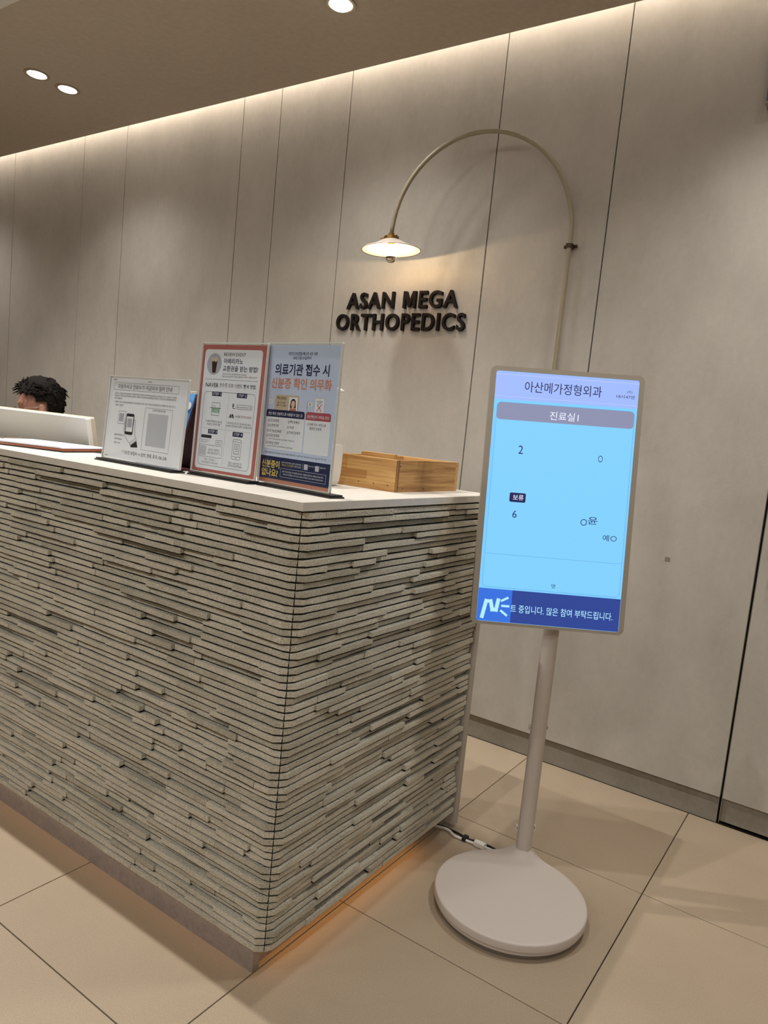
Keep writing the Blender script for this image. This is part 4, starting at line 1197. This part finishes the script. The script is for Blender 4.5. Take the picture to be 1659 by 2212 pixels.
# ================================================================== WOODEN BOX
wbx = thing('wooden_box', (-1.20, 1.75, ZT), 'open pine box with finger-jointed boards at the worktop end', 'box')
bx0, bx1, by0, by1, bh = -1.255, -1.047, 1.597, 1.938, 0.086
def staves(rows, along, lo, hi, c0, c1, m):
    z = ZT
    for hh, cuts in rows:
        for a, b in zip(cuts, cuts[1:]):
            p, q = lo + (hi - lo) * a, lo + (hi - lo) * b
            bm = B(p, q, c0, c1, z, z + hh * bh, bev=0.0003, seg=1) if along == 'x' else B(c0, c1, p, q, z, z + hh * bh, bev=0.0003, seg=1)
            obj('stave', bm, m, wbx)
        z += hh * bh
staves(((0.30, (0, 1)), (0.26, (0, 0.55, 1)), (0.44, (0, 0.22, 1))), 'x', bx0, bx1, by0, by0 + 0.016, M_WOODX)
obj('board', B(bx0, bx1, by1 - 0.016, by1, ZT, ZT + bh, bev=0.0008, seg=1), M_WOODX, wbx)
staves(((0.30, (0, 0.26, 1)), (0.30, (0, 0.24, 1)), (0.40, (0, 0.55, 1))), 'y', by0 + 0.0163, by1 - 0.0163, bx1 - 0.016, bx1 - 0.0003, M_WOODY)
obj('board', B(bx0, bx0 + 0.016, by0 + 0.0163, by1 - 0.0163, ZT, ZT + bh, bev=0.0008, seg=1), M_WOODY, wbx)
obj('bottom', B(bx0 + 0.0163, bx1 - 0.0163, by0 + 0.0163, by1 - 0.0163, ZT, ZT + 0.006), M_WOODX, wbx)
obj('divider', B(bx0 + 0.017, bx1 - 0.075, by0 + 0.10, by0 + 0.112, ZT + 0.007, ZT + bh + 0.010, bev=0.0008, seg=1), M_WOODX, wbx)
obj('end_grain', B(bx1 + 0.0001, bx1 + 0.0006, by0 + 0.0005, by0 + 0.0155, ZT + 0.001, ZT + bh - 0.001), M_WOODE, wbx)
M_NAIL = mat('nail_hole', rgb(40, 28, 18), 0.8)
for fx, fz in ((0.30, 0.2), (0.55, 0.2), (0.78, 0.2)):
    obj('nail', lathe(bmesh.new(), [(0, 0.0005), (0.0016, 0.0005), (0.0016, 0)], 10, Matrix.Translation((bx0 + 0.03 + fx * 0.20, by0, ZT + 0.012 + fz * 0.02)) @ Matrix.Rotation(PI / 2, 4, 'X')), M_NAIL, wbx)
for fy, fz in ((0.06, 0.8), (0.05, 0.15), (0.12, 0.12), (0.45, 0.10)):
    obj('nail', lathe(bmesh.new(), [(0, 0.0005), (0.0016, 0.0005), (0.0016, 0)], 10, Matrix.Translation((bx1, by0 + fy * 0.33, ZT + fz * bh)) @ Matrix.Rotation(PI / 2, 4, 'Y')), M_NAIL, wbx)

# ================================================================== CLIPBOARD AND PAPERS
cb = thing('clipboard', (-2.25, 1.27, ZT), 'black clipboard holding printed forms at the worktop edge', 'clipboard')
CF = Fr((-2.36, 1.270, ZT), (0.955, 0.295, 0), (-0.295, 0.955, 0), (0, 0, 1))
obj('board', prism(bmesh.new(), CF, rrect(0.33, 0.225, 0.008, 4, 0.16, 0.0), 0.0005, 0.0035), M_BLACK, cb)
for k in range(5):
    obj('paper', prism(bmesh.new(), CF, [(0.01 + 0.002 * k, -0.105 + 0.001 * k), (0.312 - 0.003 * k, -0.104), (0.313 - 0.002 * k, 0.106), (0.012, 0.105 - 0.001 * k)], 0.0105 + 0.0009 * k, 0.0112 + 0.0009 * k), M_PAPER, cb)
pp_ = [c for c in cb.children if c.name.startswith('paper')][-1]
lb2 = bmesh.new()
for k in range(11):
    stroke(lb2, CF, [(0.05, -0.085 + 0.016 * k), (0.05 + random.uniform(0.14, 0.24), -0.085 + 0.016 * k)], 0.0022, 0.0154)
obj('printed_lines', lb2, INK['q'], pp_)
clp = bmesh.new()
tube(clp, [CF.p(0.022, y, 0.020) for y in (-0.03, 0, 0.03)], 0.003, 8)
prism(clp, CF, rrect(0.022, 0.075, 0.004, 4, 0.018, 0.0), 0.0152, 0.0185)
obj('clip', clp, M_METAL, cb)
fo = thing('orange_folder', (-2.2, 1.27, ZT), 'thin orange folder lying between the clipboard and its papers', 'folder')
M_ORANGE = mat('orange_card', rgb(196, 104, 58), 0.6)
obj('cover', prism(bmesh.new(), CF, [(0.075, -0.108), (0.318, -0.107), (0.318, 0.107), (0.075, 0.106)], 0.0037, 0.0052), M_ORANGE, fo)
obj('cover', prism(bmesh.new(), CF, [(0.080, -0.107), (0.316, -0.109), (0.316, 0.104), (0.080, 0.104)], 0.0068, 0.0082), M_ORANGE, fo)
obj('inner_sheet', prism(bmesh.new(), CF, [(0.082, -0.106), (0.314, -0.106), (0.314, 0.103), (0.082, 0.103)], 0.0054, 0.0066), M_PAPER, fo)

# ================================================================== MONITOR (seen from behind)
mo = thing('monitor', (-2.60, 1.52, 0.74), 'white computer monitor seen from behind on the staff desk', 'monitor')
tl = math.radians(11)
MF = Fr((-2.55, 1.50, 1.02), (-1, 0, 0), (0, -math.sin(tl), math.cos(tl)), (0, math.cos(tl), math.sin(tl)))
hm = bmesh.new()
prism(hm, MF, rrect(0.66, 0.285 + 0.11, 0.006, 4, 0.0, -0.055), -0.012, 0.006)
auto_smooth(obj('housing', hm, M_MON, mo), 40)
obj('front_frame', ring_prism(bmesh.new(), MF, rrect(0.662, 0.397, 0.006, 4, 0, -0.055), rrect(0.64, 0.365, 0.003, 4, 0, -0.050), 0.006, 0.020), mat('monitor_edge', rgb(196, 184, 166), 0.5), mo)
obj('screen', prism(bmesh.new(), MF, rrect(0.64, 0.365, 0.003, 4, 0, -0.050), 0.0065, 0.014), M_BLACK, mo)
obj('neck', tube(bmesh.new(), [(-2.55, 1.470, 0.745), (-2.55, 1.474, 0.90), (-2.55, 1.500, 0.94)], 0.018, 16), M_MON, mo)
obj('foot', prism(bmesh.new(), Fr((-2.55, 1.53, 0.74), (1, 0, 0), (0, 1, 0), (0, 0, 1)), rrect(0.26, 0.20, 0.02, 6), 0.0002, 0.010), M_MON, mo)
em = bmesh.new()
for a0, a1, rr_ in ((70, 350, 0.020),):
    pts_ = [(0.05 + rr_ * math.cos(math.radians(a)), 0.035 + rr_ * math.sin(math.radians(a))) for a in range(a0, a1, 15)]
    for p, q in zip(pts_, pts_[1:]):
        tube(em, [MF.p(p[0], p[1], -0.0122), MF.p(q[0], q[1], -0.0122)], 0.0008, 5)
obj('embossed_mark', em, M_MON, mo)

# ================================================================== SEATED PERSON BEHIND THE MONITOR
HC = Vector((-3.28, 1.915, 1.180))            # centre of the skull
FD = Vector((-0.56, -0.828, 0.0)).normalized()   # where the face points
SD = Vector((-FD.y, FD.x, 0.0))                 # the person's left, towards the visitor side
SD = Vector((0.828, -0.56, 0.0)).normalized()
UP = Vector((0, 0, 1))
pit = math.radians(10)                           # head bowed a little towards the desk
HF = (FD * math.cos(pit) - UP * math.sin(pit)); HU = (UP * math.cos(pit) + FD * math.sin(pit))
def hp(f, s, u): return HC + HF * f + SD * s + HU * u
HM = Matrix((HF, SD, HU)).transposed()
bm = bmesh.new()
ball(bm, hp(-0.008, 0, 0.010), (0.098, 0.077, 0.092), mtx=HM)          # skull
ball(bm, hp(0.030, 0, -0.045), (0.066, 0.062, 0.080), mtx=HM)          # face
ball(bm, hp(0.052, 0, -0.105), (0.030, 0.034, 0.024), mtx=HM)          # chin
ball(bm, hp(0.070, 0, 0.014), (0.024, 0.050, 0.016), mtx=HM)           # brow
ball(bm, hp(0.092, 0, -0.030), (0.011, 0.010, 0.026), mtx=HM)          # nose bridge
ball(bm, hp(0.103, 0, -0.048), (0.013, 0.014, 0.010), mtx=HM)          # nose tip
ball(bm, hp(0.086, 0, -0.078), (0.012, 0.024, 0.007), mtx=HM)          # lips
for s in (-1, 1):
    ball(bm, hp(0.062, s * 0.036, -0.050), (0.026, 0.022, 0.026), mtx=HM)   # cheeks
    ball(bm, hp(-0.012, s * 0.079, -0.030), (0.017, 0.008, 0.031), mtx=HM)  # ears
    ball(bm, hp(-0.012, s * 0.081, -0.055), (0.009, 0.007, 0.011), mtx=HM)
def limb(bm, pts, rads, seg=14):
    tube(bm, pts, rads, seg)
    for p, r in zip(pts, rads): ball(bm, p, (r, r, r), 12, 8)
BC = Vector((-3.22, 1.985, 0))                 # hips below
def bp_(f, s, z): return BC + FD * f + SD * s + UP * z
limb(bm, [hp(-0.025, 0, -0.06), bp_(0.03, 0, 1.02), bp_(0.0, 0, 0.95)], [0.052, 0.055, 0.075])
tors = [(0.0, 0.97, 0.085, 0.165), (-0.005, 0.86, 0.115, 0.185), (-0.02, 0.72, 0.118, 0.165), (-0.03, 0.60, 0.120, 0.160), (-0.02, 0.52, 0.130, 0.180)]
for f, z, rf, rs in tors:
    ball(bm, bp_(f, 0, z), (rf, rs, 0.095), mtx=Matrix((FD, SD, UP)).transposed())
for s in (-1, 1):
    limb(bm, [bp_(0.0, s * 0.175, 0.965), bp_(0.05, s * 0.235, 0.80), bp_(0.12, s * 0.235, 0.735)], [0.058, 0.047, 0.042])
    limb(bm, [bp_(0.12, s * 0.235, 0.735), bp_(0.24, s * 0.165, 0.775), bp_(0.30, s * 0.12, 0.782)], [0.040, 0.030, 0.025])
    limb(bm, [bp_(0.30, s * 0.12, 0.780), bp_(0.335, s * 0.115, 0.776), bp_(0.36, s * 0.11, 0.768)], [0.026, 0.030, 0.024])
    for k in range(4):                                             # fingers
        o_ = (k - 1.5) * 0.016
        ln = (0.052, 0.060, 0.056, 0.044)[k]
        limb(bm, [bp_(0.36, s * 0.11 + o_, 0.770), bp_(0.36 + ln * 0.55, s * 0.11 + o_ * 1.15, 0.770), bp_(0.36 + ln, s * 0.11 + o_ * 1.2, 0.757)], [0.0095, 0.0085, 0.0075], 8)
    limb(bm, [bp_(0.325, s * 0.085, 0.770), bp_(0.352, s * 0.066, 0.762), bp_(0.375, s * 0.064, 0.757)], [0.011, 0.0095, 0.008], 8)
    limb(bm, [bp_(0.0, s * 0.10, 0.52), bp_(0.22, s * 0.11, 0.525), bp_(0.43, s * 0.12, 0.52)], [0.090, 0.075, 0.058])
    limb(bm, [bp_(0.43, s * 0.12, 0.52), bp_(0.40, s * 0.12, 0.30), bp_(0.37, s * 0.12, 0.09)], [0.056, 0.052, 0.036])
    limb(bm, [bp_(0.35, s * 0.12, 0.045), bp_(0.46, s * 0.125, 0.034), bp_(0.53, s * 0.13, 0.032)], [0.042, 0.034, 0.028])
per = thing('person', (BC.x, BC.y, 0), 'seated person with short dark curly hair and glasses behind the white monitor', 'person')
body = obj('body', bm, None, per)
rm = body.modifiers.new('rm', 'REMESH'); rm.mode = 'VOXEL'; rm.voxel_size = 0.0065; rm.use_smooth_shade = True
sm = body.modifiers.new('sm', 'SMOOTH'); sm.factor = 0.5; sm.iterations = 4
bpy.context.view_layer.update()
dg = bpy.context.evaluated_depsgraph_get()
me = bpy.data.meshes.new_from_object(body.evaluated_get(dg))
body.modifiers.clear(); body.data = me
M_SKIN = mat('skin', rgb(164, 118, 98), 0.55, spec=0.35)
M_SHIRT = mat('dark_shirt', rgb(44, 46, 54), 0.85)
M_TROUS = mat('dark_trousers', rgb(34, 34, 38), 0.85)
M_SHOE = mat('black_shoe', rgb(20, 20, 20), 0.5)
me.materials.clear()
for k in (M_SKIN, M_SHIRT, M_TROUS, M_SHOE): me.materials.append(k)
for p in me.polygons:
    c = p.center + BC
    f = (c - BC).dot(FD)
    mi = 1
    if c.z > 1.005: mi = 0
    elif c.z < 0.075: mi = 3
    elif c.z < 0.62 : mi = 2
    elif f > 0.215 and c.z > 0.70: mi = 0
    p.material_index = mi
    p.use_smooth = True

# hair: close shell plus loose curls
rngh = random.Random(3)
hb = bmesh.new()
U, V = 40, 24
grid = []
for j in range(V + 1):
    ph_ = PI * j / V
    row = []
    for i in range(U):
        th = 2 * PI * i / U
        d = Vector((math.sin(ph_) * math.cos(th), math.sin(ph_) * math.sin(th), math.cos(ph_)))
        nn = noise.noise(d * 5.0) * 0.008 + noise.noise(d * 13.0) * 0.005
        top = 0.010 + 0.016 * max(d.z, 0)
        row.append((d, hp(-0.008 + d.x * (0.094 + top + nn), d.y * (0.080 + top * 0.7 + nn), 0.012 + d.z * (0.094 + top + nn))))
    grid.append(row)
def keep(d):
    if d.x > 0.62: return d.z > 0.62
    if d.x > 0.10: return d.z > 0.22 + 0.55 * (d.x - 0.10)
    if d.x > -0.28: return d.z > (0.02 if abs(d.y) > 0.3 else 0.2)
    return d.z > -0.72
vm = {}
for j in range(V):
    for i in range(U):
        ids = [(j, i), (j, (i + 1) % U), (j + 1, (i + 1) % U), (j + 1, i)]
        dd = sum((grid[a][b][0] for a, b in ids), Vector()) / 4
        if not keep(dd): continue
        vs = []
        for k in ids:
            if k not in vm: vm[k] = hb.verts.new(grid[k[0]][k[1]][1])
            vs.append(vm[k])
        try: hb.faces.new(vs)
        except ValueError: pass
bmesh.ops.remove_doubles(hb, verts=hb.verts, dist=0.0005)
for k in range(900):
    d = Vector((rngh.gauss(0, 1), rngh.gauss(0, 1), rngh.gauss(0, 1))).normalized()
    if not keep(d): continue
    if d.z < 0.1 and rngh.random() < 0.45: continue
    base_ = hp(-0.010 + d.x * 0.098, d.y * 0.082, 0.010 + d.z * 0.098)
    nrm = (HF * d.x + SD * d.y + HU * d.z)
    tang = nrm.cross(Vector((rngh.gauss(0, 1), rngh.gauss(0, 1), rngh.gauss(0, 1)))).normalized()
    ln = rngh.uniform(0.012, 0.030) * (1.15 if d.z > 0.3 else 0.42)
    fwd = HF * (0.012 if d.x > 0.3 and d.z > 0.3 else 0.0)
    p1 = base_ + nrm * ln * 0.55 + tang * ln * 0.5 + fwd
    p2 = base_ + nrm * ln * 0.62 + tang * ln * 1.2 + fwd * 1.6
    tube(hb, [base_, base_ + nrm * ln * 0.4 + tang * ln * 0.15, p1, p2], [0.0055, 0.0050, 0.0038, 0.0012], 6)
M_HAIR = mat('dark_hair', rgb(22, 18, 16), 0.8, spec=0.12)
obj('hair', hb, M_HAIR, per, smooth=True)
# glasses: two rims, bridge, two temples
gm = bmesh.new()
for s in (-1, 1):
    cpt = hp(0.106, s * 0.033, -0.020)
    pts_ = [cpt + SD * (0.024 * math.cos(a)) + HU * (0.018 * math.sin(a)) for a in [2 * PI * k / 20 for k in range(21)]]
    tube(gm, pts_, 0.0013, 6, cap=False)
    tube(gm, [hp(0.103, s * 0.058, -0.014), hp(0.06, s * 0.076, -0.012), hp(-0.012, s * 0.0845, -0.012), hp(-0.03, s * 0.083, -0.030)], 0.0014, 6)
tube(gm, [hp(0.107, -0.010, -0.014), hp(0.112, 0, -0.011), hp(0.107, 0.010, -0.014)], 0.0013, 6)
obj('glasses', gm, mat('glasses_metal', rgb(120, 108, 92), 0.3, 0.9), per)

# office chair under the person
ch = thing('office_chair', (BC.x, BC.y, 0), 'black office chair under the seated person', 'chair')
cf = Fr((BC.x, BC.y, 0), SD, FD, UP)
M_CHAIR = mat('chair_fabric', rgb(34, 34, 36), 0.9)
sb_ = bmesh.new(); prism(sb_, Fr(cf.p(0, 0.10, 0), SD, FD, UP), rrect(0.46, 0.46, 0.06, 6), 0.385, 0.428); obj('seat', sb_, M_CHAIR, ch)
fb = Fr(BC + FD * -0.185 + UP * 0.75, SD, (UP - FD * 0.12), None)
bb2 = bmesh.new(); prism(bb2, fb, rrect(0.42, 0.36, 0.07, 6, 0, 0), -0.02, 0.02); obj('backrest', bb2, M_CHAIR, ch)
obj('back_support', tube(bmesh.new(), [BC + FD * -0.10 + UP * 0.39, BC + FD * -0.20 + UP * 0.42, BC + FD * -0.205 + UP * 0.70], 0.018, 10), M_BLACK, ch)
obj('column', tube(bmesh.new(), [BC + FD * 0.10 + UP * 0.08, BC + FD * 0.10 + UP * 0.385], 0.026, 16), M_METAL, ch)
for k in range(5):
    a = 2 * PI * k / 5 + PI
    e_ = BC + FD * (0.10 + 0.24 * math.cos(a)) + SD * (0.24 * math.sin(a))
    lg = obj('leg', tube(bmesh.new(), [BC + FD * 0.10 + UP * 0.095, e_ + UP * 0.075], [0.024, 0.015], 10), M_BLACK, ch)
    obj('castor', lathe(bmesh.new(), [(0, -0.012), (0.024, -0.012), (0.026, 0), (0.024, 0.012), (0, 0.012)], 16, Matrix.Translation(e_ + UP * 0.0265) @ Matrix.Rotation(PI / 2, 4, 'X')), M_BLACK, lg)

bpy.data.objects.remove(TXO, do_unlink=True)
bpy.data.scenes.remove(TXS)
